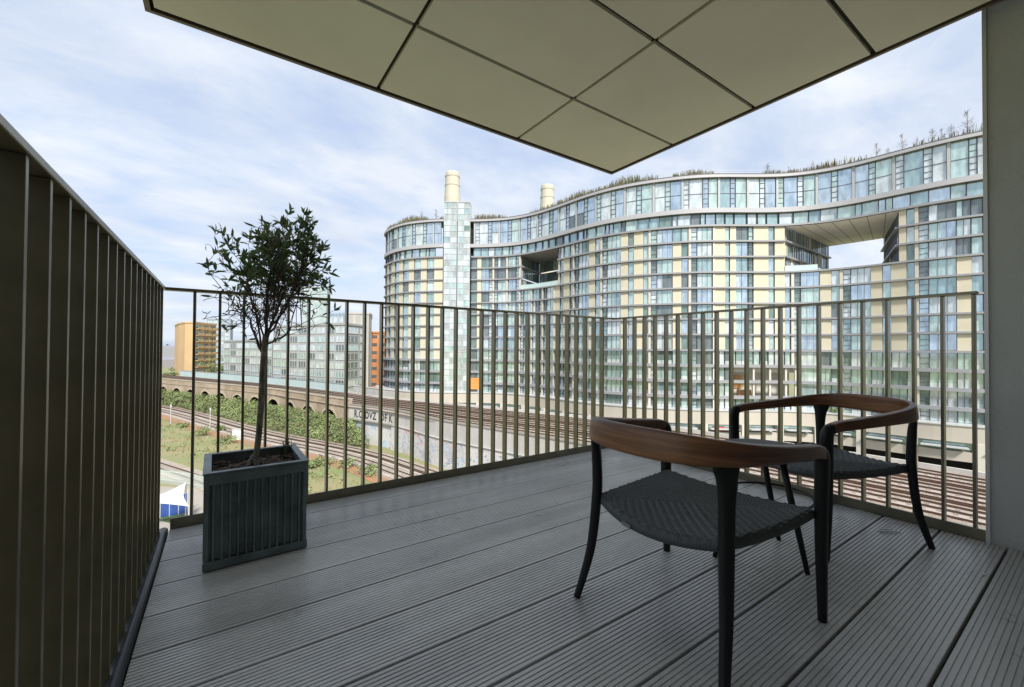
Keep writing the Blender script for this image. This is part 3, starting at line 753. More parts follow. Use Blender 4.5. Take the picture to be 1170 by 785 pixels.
rw = thing('retaining_wall', 'white painted retaining wall below the tracks, covered in graffiti', 'wall', loc=tuple(G(-24, 86, ZG)))
RI = Matrix.Translation(-rw.location)
u2 = NE.L-2
b = MB(); wall_run(b, u1+0.25, u2, zr(-15.6), zr(ZV)+0.35, -0.9, 0.0, 2.0)
o = b.build('upper_band', M_white, rw); o.matrix_parent_inverse = RI
b = MB(); wall_run(b, u1+0.25, u1+14.5, zr(ZG)-0.1, zr(-15.62), -0.9, -0.12, 2.0); wall_run(b, u1+14.5, u2, zr(ZG)-0.1, zr(-15.62), -0.9, 0.30, 2.0)
o = b.build('lower_face', M_graf, rw); o.matrix_parent_inverse = RI
b = MB(); wall_run(b, u1+0.25, u2, zr(-15.80), zr(-15.63), -0.1, 0.42, 2.0); wall_run(b, u1+0.25, u2, zr(ZV)+0.352, zr(ZV)+0.5, -1.0, 0.1, 2.0)
o = b.build('ledge', mat('stained_ledge', (0.22, 0.20, 0.17), 0.9), rw); o.matrix_parent_inverse = RI
# the black hand-painted lettering on the white band
fc = bpy.data.curves.new('lettering', 'FONT'); fc.body = 'R.O DVZ  OF K'; fc.size = 2.15; fc.extrude = 0.01; fc.space_character = 1.12; fc.offset = 0.055
tmp = bpy.data.objects.new('tmp', fc); COL.objects.link(tmp); bpy.context.view_layer.update()
me = bpy.data.meshes.new_from_object(tmp.evaluated_get(bpy.context.evaluated_depsgraph_get())); bpy.data.objects.remove(tmp)
me.name = 'lettering'; us = NE.find_px(405); ue = NE.find_px(450)
mxx = max(v.co.x for v in me.vertices)
for v in me.vertices:
    u = us+(ue-us)*v.co.x/mxx; p = NE.at(u, zr(-15.15)+v.co.y, 0.02+v.co.z); v.co = p
me.materials.append(mat('black_paint', (0.03, 0.03, 0.035), 0.8))
o = bpy.data.objects.new('lettering', me); COL.objects.link(o); o.parent = rw; o.matrix_parent_inverse = RI

# tracks
def track(cv, label, group, ballast=None, third=False, ua=0.0, ub=1.0, z=ZV):
    mid = cv.pos(cv.L*0.5); t = thing('railway_track', label, 'track', group, (mid.x, mid.y, zr(z))); TI = Matrix.Translation(-t.location)
    n = 170; us = [cv.L*(ua+(ub-ua)*i/n) for i in range(n+1)]; P = [cv.pos(u) for u in us]
    N_ = []
    for i in range(n+1):
        d = (P[min(i+1, n)]-P[max(i-1, 0)]).normalized(); N_.append(Vector((d.y, -d.x, 0)))
    for off in ((-0.75, 0.75, 1.25) if third else (-0.75, 0.75)):
        mb = MB()
        for i in range(n):
            q = [P[i]+N_[i]*(off+.045), P[i+1]+N_[i+1]*(off+.045), P[i+1]+N_[i+1]*(off-.045), P[i]+N_[i]*(off-.045)]
            mb.hexa([(p.x, p.y, zr(z)+0.12) for p in q]+[(p.x, p.y, zr(z)+0.28) for p in q])
        o = mb.build('rail', M_rail, t); o.matrix_parent_inverse = TI
    mb = MB(); 
    for i in range(n):
        seg = (P[i+1]-P[i]).length; k = max(1, int(seg/0.75))
        for j in range(k):
            p = P[i].lerp(P[i+1], j/k); nn = N_[i]; dd = Vector((-nn.y, nn.x, 0))
            q = [p+nn*1.3-dd*.13, p+nn*1.3+dd*.13, p-nn*1.3+dd*.13, p-nn*1.3-dd*.13]
            mb.hexa([(a.x, a.y, zr(z)+0.0) for a in q]+[(a.x, a.y, zr(z)+0.12) for a in q])
    o = mb.build('sleepers', M_sleeper, t); o.matrix_parent_inverse = TI; o['kind'] = 'stuff'
    mb = MB()
    for i in range(n):
        A = [(1.9, 0.0), (1.5, 0.085), (-1.5, 0.085), (-1.9, 0.0)]
        for (oa, za), (ob, zb) in zip(A, A[1:]):
            p, q = P[i], P[i+1]
            a, b_, c, d = p+N_[i]*oa, q+N_[i+1]*oa, q+N_[i+1]*ob, p+N_[i]*ob
            mb.quad((a.x, a.y, zr(z)+za), (b_.x, b_.y, zr(z)+za), (c.x, c.y, zr(z)+zb), (d.x, d.y, zr(z)+zb))
    o = mb.build('ballast', ballast or M_ballast, t); o.matrix_parent_inverse = TI
    return t
names = ['nearest the graffiti wall', 'second in from the graffiti wall', 'third in from the graffiti wall', 'fourth in from the graffiti wall', 'second in from the big building', 'nearest the big glass and cream building']
for k in range(6):
    track(Blend(NE, FE, 0.11+0.155*k), 'rusty railway track on the viaduct, ' + names[k], 'tracks on the viaduct', third=k % 2 == 0, ballast=M_ballast if k % 2 else M_ballast2)
LT = Curve([G(*q) for q in ((-330, 262), (-200, 188), (-116, 141), (-62, 102.5), (-30, 83), (-15, 70.5), (-3, 59), (10, 44), (20, 27), (30, 5))], 0.5, 20)
track(LT, 'lower railway track running along the foot of the green bank', 'tracks at ground level', z=ZG, third=True)
track(Off(LT, 3.9), 'lower railway track beside the strip of orange ballast', 'tracks at ground level', z=ZG)
track(Off(LT, 25.0), 'old railway track on pale ballast closest to the balcony, below the bushes', 'tracks at ground level', z=ZG)
b = strip('x', Off(LT, 6.2), Off(LT, 8.8), zr(ZG)-0.06, zr(ZG)-0.06, None, 120, mb=MB()); tag(b.build('orange_ballast_strip', M_orange), kind='structure')
b = strip('x', Off(LT, 22.4), Off(LT, 28), zr(ZG)-0.07, zr(ZG)-0.07, None, 120, mb=MB()); tag(b.build('pale_ballast', mat('dry_track_bed', (0.31, 0.26, 0.17), 0.95, color2=(0.36, 0.32, 0.25), scale=.3, detail=8)), kind='structure')
b = strip('x', Off(LT, -2.4), Off(LT, 6.2), zr(ZG)-0.065, zr(ZG)-0.065, None, 120, mb=MB()); tag(b.build('ballast_bed', M_ballast2), kind='structure')

# green bank between the arches and the lower tracks
M_bank = mat('bank_soil', (0.075, 0.10, 0.035), 0.95, color2=(0.14, 0.13, 0.06), scale=0.3, detail=8)
NEc = Off(NE, 0.2)
class Seg:
    def __init__(s, c, a, b): s.c, s.a, s.b, s.L = c, a, b, b-a
    def pos(s, u): return s.c.pos(s.a+u)
    def nrm(s, u): return s.c.nrm(s.a+u)
top_c = Seg(NE, 20, u1+1.0); lt_end = LT.find_px(412); low_c = Seg(Off(LT, -2.6), 20, lt_end)
low_c.c.nrm = LT.nrm
def bank_pt(f, t):
    A = top_c.pos(top_c.L*f)+top_c.nrm(top_c.L*f)*0.15; B = low_c.pos(low_c.L*f); p = A.lerp(B, t)
    z = zr(-15.9)+(zr(ZG)-zr(-15.9))*(t**1.1)+0.9*noise.noise(Vector((p.x*.12, p.y*.12, 0)))*(1-t)*t*3
    return Vector((p.x, p.y, z-(0.3 if t > .97 else 0)))
b = MB(); nf, ntt = 160, 10
for i in range(nf):
    for j in range(ntt):
        b.quad(bank_pt(i/nf, j/ntt), bank_pt((i+1)/nf, j/ntt), bank_pt((i+1)/nf, (j+1)/ntt), bank_pt(i/nf, (j+1)/ntt))
tag(b.build('embankment', M_bank), kind='structure')

M_gl = [mat('bramble_leaf', (0.145, 0.205, 0.075), 0.75, var=0.45, scale=0.16, detail=8, spec=0.2), mat('nettle_leaf', (0.235, 0.275, 0.125), 0.75, var=0.4, scale=0.16, detail=8, spec=0.2), mat('dry_stem', (0.26, 0.22, 0.11), 0.8, var=0.3, scale=3)]
gr = random.Random(5)
def clump(mb, c, rx, rz, n, size, mix=(0.5, 0.38, 0.12)):
    for k in range(n):
        th = gr.uniform(0, 6.283); ph = math.acos(gr.uniform(0.0, 1)); rr = gr.uniform(.55, 1.08)
        d = Vector((math.sin(ph)*math.cos(th), math.sin(ph)*math.sin(th), math.cos(ph)))
        p = Vector((c[0]+d.x*rx*rr, c[1]+d.y*rx*rr, c[2]+d.z*rz*rr))
        nrm_ = (d+Vector((gr.gauss(0, .5), gr.gauss(0, .5), gr.gauss(.3, .5)))).normalized(); u_ = nrm_.orthogonal().normalized(); u_ = (u_*math.cos(th*3)+nrm_.cross(u_)*math.sin(th*3)); v_ = nrm_.cross(u_); s_ = size*gr.uniform(.6, 1.4)
        x = gr.random(); m = 0 if x < mix[0] else (1 if x < mix[0]+mix[1] else 2)
        mb.poly([p-u_*s_, p-v_*s_*.55, p+u_*s_, p+v_*s_*.55], m)
b = MB()
for k in range(1500):
    f = gr.uniform(0, 1)**0.6; t_ = gr.uniform(0.02, 0.93); p = bank_pt(f, t_); s_ = gr.uniform(.6, 1.5)
    dep = p.x*sy+p.y*cy
    clump(b, p, s_*1.1, s_*.95, int(30+2200/max(dep, 30)), 0.12+dep*.0006, (0.42, 0.46, 0.12))
tag(b.build('brambles', M_gl), kind='stuff')
b = MB()   # loose weeds in the rough ground
for k in range(420):
    u = gr.uniform(60, LT.L-20); off = gr.uniform(9.2, 20); p = LT.pos(u)+LT.nrm(u)*off
    if noise.noise(Vector((p.x*.06, p.y*.06, 4))) < -0.02: continue
    s_ = gr.uniform(.25, .95); dep = p.x*sy+p.y*cy
    clump(b, (p.x, p.y, zr(ZG)-.1), s_*1.2, s_, int(14+700/max(dep, 25)), 0.14+dep*.0009, (0.35, 0.38, 0.27))
for k in range(1500):
    u = gr.uniform(60, LT.L-20); off = gr.uniform(8.6, 21); p = LT.pos(u)+LT.nrm(u)*off; h = gr.uniform(.2, .7)
    for q in range(4):
        a = gr.uniform(0, 6.28); w_ = Vector((math.cos(a), math.sin(a), 0))*.10; c = Vector((p.x+gr.gauss(0, .4), p.y+gr.gauss(0, .4), zr(ZG)-.1))
        b.poly([c-w_, c+w_, c+Vector((gr.gauss(0, .15), gr.gauss(0, .15), h))], 2)
tag(b.build('weeds', M_gl), kind='stuff')
for i, (px, py, r_) in enumerate(((232, 497, 2.0), (210, 488, 1.4), (262, 505, 1.8), (372, 530, 1.5), (392, 534, 1.7), (423, 541, 1.5), (356, 534, 1.3), (252, 492, 1.3))):
    p = at(px, py, zr(ZG)); t = thing('bush', ['broad leafy green bush in the dry grass beside the lower tracks', 'small pale bush at the far left of the dry grass', 'green bush just left of the white trackside cabinet', 'leafy bush right of the planter, left one of the larger pair', 'grey green bush right of the planter, right one of the larger pair', 'bush by the orange ballast near the graffiti wall', 'low bush half hidden behind the right edge of the planter', 'small bush behind the broad one in the dry grass'][i], 'bush', None, tuple(p))
    b = MB(); 
    for k in range(9): clump(b, (gr.gauss(0, r_*.45), gr.gauss(0, r_*.45), gr.uniform(0, r_*.5)), r_*.55, r_*.6, 55, 0.17, (0.5, 0.42, 0.08))
    b.build('foliage', M_gl, t)
    b = MB()
    for k in range(4): b.tube([(0, 0, -.1), (gr.gauss(0, .2), gr.gauss(0, .2), r_*.4), (gr.gauss(0, .5), gr.gauss(0, .5), r_*.8)], [.06, .04, .015], 5)
    b.build('stem', M_twig, t)

# trackside cabinet and two thin posts, palisade fence, paving, sail canopy below
p = at(271, 502, zr(ZG)); cb = thing('trackside_cabinet', 'white trackside equipment cabinet standing beside the orange ballast', 'cabinet', loc=tuple(p))
cb.rotation_euler = (0, 0, R(-20))
b = MB(); b.box(-.85, .85, -.4, .4, .15, 2.2); b.build('body', mat('cabinet_white', (0.62, 0.63, 0.62), 0.5), cb)
b = MB(); b.box(-.95, .95, -.5, .5, 2.202, 2.32); b.build('roof', M_alu, cb)
b = MB(); b.box(-.9, .9, -.45, .45, -.1, .149); b.build('plinth', M_concrete, cb)
for i, (px, py) in enumerate(((195, 484), (240, 489))):
    p = at(px, py, zr(ZG)); t = thing('trackside_post', ['thin pale post beside the lower tracks at the far left', 'thin pale post beside the lower tracks, left of the white cabinet'][i], 'post', 'trackside posts', tuple(p))
    b = MB(); b.tube([(0, 0, -.2), (0, 0, 5.0)], .09, 8); b.build('pole', M_alu, t)
    b = MB(); b.box(-.16, .16, -.10, .10, 4.4, 5.1); b.build('marker', M_alu, t)
PAVE = Curve([at(120, 560, zr(ZG)), at(187, 566, zr(ZG)), at(240, 577, zr(ZG)), at(330, 600, zr(ZG)), at(450, 640, zr(ZG))], 0.5)
b = strip('x', Off(PAVE, -3.0), Off(PAVE, 18), zr(ZG)-0.05, zr(ZG)-0.05, None, 40, mb=MB()); tag(b.build('pavement', M_path), kind='structure')
b = strip('x', Off(PAVE, 3.2), Off(PAVE, 5.4), zr(ZG)-0.045, zr(ZG)-0.045, None, 40, mb=MB()); tag(b.build('grass_verge', mat('verge_grass', (0.10, 0.15, 0.05), 0.9, var=0.4, scale=2)), kind='structure')
fn = Curve([at(120, 549, zr(ZG)), at(187, 552, zr(ZG)), at(240, 561, zr(ZG)), at(330, 580, zr(ZG)), at(420, 602, zr(ZG))], 0.5)
pf = thing('palisade_fence', 'pale green metal palisade fence between the paving and the dry grass', 'fence', loc=tuple(fn.pos(fn.L/2)))
FI = Matrix.Translation(-pf.location); M_pal = mat('pale_green_metal', (0.50, 0.57, 0.52), 0.5)
b = MB(); u = 0
while u < fn.L-1:
    q = fn.pos(u); n_ = fn.nrm(u); d_ = Vector((-n_.y, n_.x, 0)); h = 2.2
    A, B = q-d_*.035, q+d_*.035; z0 = zr(ZG)-.1
    b.quad((A.x, A.y, z0), (B.x, B.y, z0), (B.x, B.y, z0+h-.1), (A.x, A.y, z0+h)); u += .17
o = b.build('pales', M_pal, pf); o.matrix_parent_inverse = FI; o['kind'] = 'stuff'
for zz in (.5, 1.75):
    b = MB(); wall_run(b, 0, fn.L-1, zr(ZG)+zz, zr(ZG)+zz+.07, -.06, -.02, 2.5, cv=fn); o = b.build('cross_rail', M_pal, pf); o.matrix_parent_inverse = FI

# sail canopy (white) over a blue hoarding
M_sail = mat('white_sail', (0.60, 0.60, 0.59), 0.7)
zs = zr(-16.6)
tip, lo, far_ = at(212.5, 551.5, zr(-16.0)), at(216, 578.5, zr(-17.4)), at(150, 574, zr(-17.0))
sc = thing('sail_canopy', 'white triangular sail canopy below the left end of the balcony', 'canopy', loc=tuple((tip+lo+far_)/3)); SI = Matrix.Translation(-sc.location)
b = MB(); n = 14
def sail(a, c):
    a_, c_ = a, c*(1-a); w_ = 1-a_-c_
    p = tip*a_+lo*c_+far_*w_; sag = 4*(a_*c_+c_*w_+a_*w_)/3
    cen = (tip+lo+far_)/3; e = 1-27*a_*c_*w_
    p = p+(cen-p)*0.22*(4*max(a_*c_, c_*w_, a_*w_))*e*(1 if min(a_, c_, w_) < .34 else 0)
    p.z -= 0.5*sag*0.6; return p
for i in range(n):
    for j in range(n):
        b.quad(sail(i/n, j/n), sail((i+1)/n, j/n), sail((i+1)/n, (j+1)/n), sail(i/n, (j+1)/n))
o = b.build('sail', M_sail, sc, smooth=True); o.matrix_parent_inverse = SI
for q in (tip, lo, far_):
    b = MB(); b.tube([(q.x, q.y, zr(ZG)-.1), (q.x, q.y, q.z+.15)], .06, 8); o = b.build('mast', M_alu, sc); o.matrix_parent_inverse = SI
hb = thing('hoarding', 'blue panelled hoarding standing under the white sail canopy', 'hoarding', loc=tuple(at(200, 590, zr(ZG)))); HI = Matrix.Translation(-hb.location)
h0, h1 = at(150, 597, zr(ZG)), at(214, 586, zr(ZG)); M_blue = mat('blue_panel', (0.03, 0.075, 0.26), 0.4, var=0.2, scale=.5)
for k in range(6):
    p, q = h0.lerp(h1, k/6+.006), h0.lerp(h1, (k+1)/6-.006); b = MB(); b.bar(p, q, .06, zr(ZG), zr(ZG)+2.4); o = b.build('panel', M_blue, hb); o.matrix_parent_inverse = HI
for k in range(7):
    p = h0.lerp(h1, k/6); b = MB(); b.tube([(p.x, p.y, zr(ZG)-.1), (p.x, p.y, zr(ZG)+2.9)], .05, 6); o = b.build('post', M_alu, hb); o.matrix_parent_inverse = HI
# ================================================================== the big curved apartment building
H_ROOF = 36.6
roof_px = [(440, 268.5), (444, 263), (452, 258.5), (465, 254.8), (480, 252.8), (505, 251), (540, 251.5), (580, 249.5), (610, 244), (640, 234.5), (670, 223.5), (700, 215), (730, 209), (760, 204.8), (780, 202.3),
           (810, 200.3), (840, 200.2), (870, 200.3), (900, 199.4), (935, 195.3), (970, 188.5), (1000, 181), (1030, 173), (1060, 165.2), (1095, 156.8), (1125, 151)]
cp_ = [G(-31, 153), G(-38.6, 143.5)]+[at(px, y, zr(H_ROOF)) for px, y in roof_px]
e = cp_[-1]-cp_[-2]; e.z = 0; e.normalize(); cp_ += [cp_[-1]+e*10, cp_[-1]+e*20+Vector((4, 1, 0)), cp_[-1]+e*26+Vector((10, 6, 0))]
FC = Curve(cp_, 0.4, 60)
SL = Off(FC, 0)
class Line:
    def __init__(s, a, b): s.a, s.b = Vector((a.x, a.y, 0)), Vector((b.x, b.y, 0)); s.L = (s.b-s.a).length; d = (s.b-s.a)/s.L; s.n = Vector((d.y, -d.x, 0))
    def pos(s, u): return s.a.lerp(s.b, u/s.L)
    def nrm(s, u): return s.n
    def at(s, u, z, off=0.0): p = s.pos(u)+s.n*off; return Vector((p.x, p.y, z))
bd = thing('apartment_building', 'huge undulating glass and cream apartment building with two sky gardens beyond the tracks', 'building', loc=tuple(G(20, 110, ZG)))
BI = Matrix.Translation(-bd.location)
def bpart(mb, nm, m, parent=None, **k):
    o = mb.build(nm, m, parent or bd, **k)
    if parent is None: o.matrix_parent_inverse = BI
    return o
M_cream = mat('cream_cladding', (0.56, 0.51, 0.385), 0.7, var=0.06, scale=0.25, bump=0.03, bscale=1.5)
M_pier = mat('pale_pier', (0.55, 0.51, 0.43), 0.6)
M_slab = mat('slab_edge_metal', (0.31, 0.31, 0.32), 0.45, metal=0.2)
M_fascia = mat('white_fascia', (0.42, 0.415, 0.425), 0.4, metal=0.1)
M_frame = mat('window_frame', (0.15, 0.16, 0.185), 0.45, metal=0.2)
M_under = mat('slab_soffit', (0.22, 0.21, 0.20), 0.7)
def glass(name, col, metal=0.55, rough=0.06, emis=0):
    m = mat(name, col, rough, metal, var=0.26, scale=0.9, detail=5, stretch=(1, 1, 0.35), bump=0.06, bscale=0.18, spec=0.8); return m  # streaky colour noise imitates broken reflections and curtains behind the panes
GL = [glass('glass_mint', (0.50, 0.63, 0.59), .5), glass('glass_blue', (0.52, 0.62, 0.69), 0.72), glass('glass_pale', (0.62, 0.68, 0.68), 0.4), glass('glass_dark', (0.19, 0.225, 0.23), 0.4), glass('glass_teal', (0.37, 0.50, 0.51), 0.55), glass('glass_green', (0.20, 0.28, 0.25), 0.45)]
M_gfin = mat('frosted_fin', (0.40, 0.42, 0.42), 0.4)
wall = MB(); WIN = []
wr = random.Random(21)
def bar3(mb, cv, ua, ub, za, zb, o0, o1, m=0):
    q = [cv.at(ua, za, o1), cv.at(ub, za, o1), cv.at(ub, za, o0), cv.at(ua, za, o0)]
    mb.hexa(q+[Vector((p.x, p.y, zb)) for p in q], m)
def cream(cv, ua, ub, z0, z1):
    n = max(1, int((ub-ua)/1.2))
    for i in range(n):
        a, c = ua+(ub-ua)*i/n, ua+(ub-ua)*(i+1)/n
        wall.quad(cv.at(a, z0), cv.at(c, z0), cv.at(c, z1), cv.at(a, z1), 0)
    for u_ in (ua, ub):
        wall.quad(cv.at(u_, z0, 0), cv.at(u_, z0, -.45), cv.at(u_, z1, -.45), cv.at(u_, z1, 0), 0)
def pier(cv, ua, ub, z0, z1): bar3(wall, cv, ua, ub, z0, z1, -.5, .10, 1)
def window(cv, ua, ub, z0, z1, kind, g=None, rec=-.28):
    if g is None:
        g = wr.choices([0, 1, 2, 3, 4, 5], {'W': (26, 26, 18, 9, 13, 8), 'L': (12, 16, 18, 24, 14, 16), 'N': (38, 16, 14, 8, 14, 10), 'D': (24, 44, 28, 1, 3, 0), 'T': (22, 28, 8, 6, 32, 4), 'V': (38, 10, 16, 7, 20, 9), 'K': (2, 2, 0, 60, 6, 30)}[kind])[0]
    WIN.append((cv, ua, ub, z0, z1, kind, g, rec, wr.random()))
def win_geo(fr, pn, q):
    cv, ua, ub, z0, z1, kind, g, rec, rv = q
    f = .07; r0, r1 = rec-.05, rec+.10
    wd = ub-ua
    if kind == 'D':
        zm = (z0+z1)/2
        pn.quad(cv.at(ua, z0, rec), cv.at(ub, z0, rec), cv.at(ub, zm, rec), cv.at(ua, zm, rec), g if rv < .75 else (3 if rv > .95 else 2)); pn.quad(cv.at(ua, zm, rec), cv.at(ub, zm, rec), cv.at(ub, z1, rec), cv.at(ua, z1, rec), g)
        bar3(fr, cv, ua, ub, zm-.05, zm+.05, r0, r1)
    elif kind == 'V' and rv < .5:
        zm = z0+(z1-z0)*.3
        pn.quad(cv.at(ua, z0, rec), cv.at(ub, z0, rec), cv.at(ub, zm, rec), cv.at(ua, zm, rec), 2); pn.quad(cv.at(ua, zm, rec), cv.at(ub, zm, rec), cv.at(ub, z1, rec), cv.at(ua, z1, rec), g)
    else:
        if kind == 'W' and rv < .45:   # a curtain drawn across part of the pane
            um = ua+wd*(.25+.5*rv)
            pn.quad(cv.at(ua, z0, rec), cv.at(um, z0, rec), cv.at(um, z1, rec), cv.at(ua, z1, rec), 2 if rv < .25 else 0); pn.quad(cv.at(um, z0, rec), cv.at(ub, z0, rec), cv.at(ub, z1, rec), cv.at(um, z1, rec), g)
        else:
            pn.quad(cv.at(ua, z0, rec), cv.at(ub, z0, rec), cv.at(ub, z1, rec), cv.at(ua, z1, rec), g)
    bar3(fr, cv, ua, ua+f, z0, z1, r0, r1); bar3(fr, cv, ub-f, ub, z0, z1, r0, r1)
    bar3(fr, cv, ua+f, ub-f, z0, z0+f, r0, r1); bar3(fr, cv, ua+f, ub-f, z1-f, z1, r0, r1)
    if kind in 'WV' and wd > 1.5:
        nm_ = max(2, round(wd/1.15))
        for k in range(1, nm_):
            um = ua+wd*k/nm_; bar3(fr, cv, um-.03, um+.03, z0+f, z1-f, r0+.02, r1-.03)
    if kind == 'L' or (kind == 'D' and wd < 1.5):
        n = 3 if kind == 'L' else 6
        for k in range(1, n):
            zz = z0+(z1-z0)*k/n; bar3(fr, cv, ua+f, ub-f, zz-.05, zz+.05, r0, r1)
    # reveals
    for u_ in (ua, ub):
        fr.quad(cv.at(u_, z0, r0), cv.at(u_, z0, 0), cv.at(u_, z1, 0), cv.at(u_, z1, r0))
slabs = [26.0-3.25*k for k in range(1, 12)]       # 22.75 ... -9.75
uL0, uL1 = FC.find_px(506), FC.find_px(537.5)     # glass lift and stair tower
V1 = (FC.find_px(594), FC.find_px(637)); V2 = (FC.find_px(897), FC.find_px(1029))
LOB = (FC.find_px(836), FC.find_px(909)); LOB2 = (FC.find_px(546), FC.find_px(586))
uBeg, uEnd = 1.0, FC.L-1.0
def modules():
    """(kind, start, end) along the facade: narrow cream bays at the rounded end, wider bays elsewhere"""
    o = []; u = uBeg
    while u < uL0-2.4:
        for k, wd in (('C', 1.9), ('N', 2.3)):
            if u+wd > uL0-.5: break
            o.append((k, u, u+wd, 0)); u += wd
        else: continue
        break
    o.append(('C', u, uL0-.3, 0)); o.append(('K', uL1+.2, uL1+1.9, 0)); o.append(('C', uL1+1.9, uL1+3.1, 0)); u = uL1+3.1
    seqs = [[('W', 2.3), ('L', 1.0), ('P', .5), ('L', 1.0), ('W', 2.6), ('P', .5)],
            [('C', 1.7), ('N', 1.2), ('C', 2.0), ('N', 1.1), ('P', .5), ('L', 1.25), ('W', 3.3)],
            [('C', 1.8), ('N', 1.35), ('P', .5), ('L', 1.2), ('W', 3.2)],
            [('P', .4), ('C', 2.0), ('N', 1.0), ('C', 1.2), ('W', 2.6), ('L', 1.0), ('C', 1.4)]]
    i = 0
    while u < uEnd-3:
        if u < V1[0]+6: s_ = seqs[0]
        else: s_ = seqs[[1, 2, 1, 2, 3][i % 5]]; i += 1
        for k, wd in s_:
            wd *= wr.uniform(.94, 1.06)
            if u+wd > uEnd: break
            o.append((k, u, u+wd, i)); u += wd
        else: continue
        break
    return o
MODS = modules()
inV = lambda a, c, V: a < V[1] and c > V[0]
for fl, (zt, zb) in enumerate(zip([26.0]+slabs, slabs+[-12.3])):
    z0, z1 = zr(zb)+.16, zr(zt)-.20
    for k, a, c, gi in MODS:
        top = zb > 16.0
        segs = [(a, c)]
        if top:
            for V in (V1, V2):
                ns = []
                for (p, q) in segs:
                    if not inV(p, q, V): ns.append((p, q))
                    else:
                        if p < V[0]-.5: ns.append((p, V[0]))
                        if q > V[1]+.5: ns.append((V[1], q))
                segs = ns
        if zb < -4:
            ns = []
            for (p, q) in segs:
                if zb > -10 and zt > -9.6 and inV(p, q, LOB) and zt < -3: continue
                ns.append((p, q))
            segs = ns
        for (p, q) in segs:
            base = (zt < -3 if p < uL0 else zt < 0.2)
            kk = k
            if base: kk = {'C': 'V', 'P': 'P', 'N': 'V', 'W': 'V', 'L': 'L', 'K': 'K'}[k]
            elif k in 'CNWL' and p > uL1+4 and fl in (0, 1, 2) and (p > V2[1]-2): kk = {'C': 'W' if (gi % 2) else 'C', 'N': 'N', 'W': 'W', 'L': 'L'}[k]
            elif fl == 0 and k == 'C' and gi % 3 == 1: kk = 'N'
            if kk == 'P' and q-p < .2: continue
            if kk == 'C': cream(FC, p, q, z0, z1)
            elif kk == 'P': pier(FC, p, q, z0, z1)
            else: window(FC, p, q, z0, z1, kk)
# bay of glass under the roof, double height, and the low storey below it
u = uBeg; k = 0
while u < uEnd-2:
    seq = [('P', .45), ('D', 2.2), ('D', 1.0), ('D', 2.3)] if k % 3 else [('P', .45), ('D', 1.1), ('D', 2.6), ('D', 1.1), ('D', 1.9)]
    k += 1
    for kk, wd in seq:
        wd *= wr.uniform(.93, 1.07); a, c = u, min(u+wd, uEnd); u += wd
        if c > uL0-.3 and a < uL1+.3: continue
        if kk == 'P': bar3(wall, FC, a, c, zr(29.66), zr(36.06), -.35, .02, 2)
        else: window(FC, a, c, zr(29.66), zr(36.06), 'D', rec=-.22)
    if u > uEnd-2: break
u = uBeg
while u < uEnd-2:
    wd = wr.choice((1.0, 1.9, 2.1, 2.4, 2.7)); a, c = u, min(u+wd, uEnd); u += wd
    if c > uL0-.3 and a < uL1+.3: continue
    window(FC, a, c, zr(26.2), zr(28.69), 'T', rec=-.45)
# walls of the sky gardens
def inner(cv, lattice, dark):
    for zt, zb in zip([26.0, 22.75, 19.5], [22.75, 19.5, 16.25]):
        u = 0.1
        while u < cv.L-.6:
            wd = wr.choice((1.1, 1.6, 2.2)); c = min(u+wd, cv.L-.05)
            if lattice and wr.random() < .16: cream(cv, u, c, zr(zb)+.16, zr(zt)-.2)
            else: window(cv, u, c, zr(zb)+.16, zr(zt)-.2, 'K' if wr.random() < dark else 'V', rec=-.1)
            u = c
I1 = Line(FC.at(V1[0], 0, -.3), G(8.2, 126)); I1b = Line(G(8.2, 126), G(17, 116))
I2 = Line(FC.at(V2[0], 0, -.3), G(77.7, 102.5)); I2b = Line(G(84.5, 95), FC.at(V2[1], 0, -.3))
inner(I1, 0, .45); inner(I1b, 0, .75); inner(I2, True, .55); inner(I2b, True, .3)
bpart(wall, 'wall', [M_cream, M_pier, M_gfin])
# windows: the hundred that show largest are parts of their own, all others are one part
def score(q):
    cv, ua, ub, z0, z1 = q[:5]; p = cv.at((ua+ub)/2, (z0+z1)/2); d = p.x*sy+p.y*cy; lat = p.x*cy-p.y*sy; px = PW/2+F*lat/d; py = PH/2-F*(p.z-EYE)/d
    if px < 440 or px > 1120 or py > 480 or (px > 700 and py > 440): return 0
    n = cv.nrm((ua+ub)/2); f_ = max(0.05, -n.dot(p.normalized())); s_ = (ub-ua)*(z1-z0)*f_/d/d
    return s_*(0.6 if py > 350 else 1)
order = sorted(range(len(WIN)), key=lambda i: -score(WIN[i])); big = set(order[:100])
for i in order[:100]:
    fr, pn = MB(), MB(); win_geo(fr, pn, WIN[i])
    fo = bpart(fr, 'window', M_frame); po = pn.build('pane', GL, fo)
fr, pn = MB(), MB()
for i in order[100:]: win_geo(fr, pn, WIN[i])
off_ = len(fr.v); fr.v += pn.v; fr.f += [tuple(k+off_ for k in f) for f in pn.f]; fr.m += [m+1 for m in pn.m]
o = bpart(fr, 'window', [M_frame]+GL); o['kind'] = 'stuff'
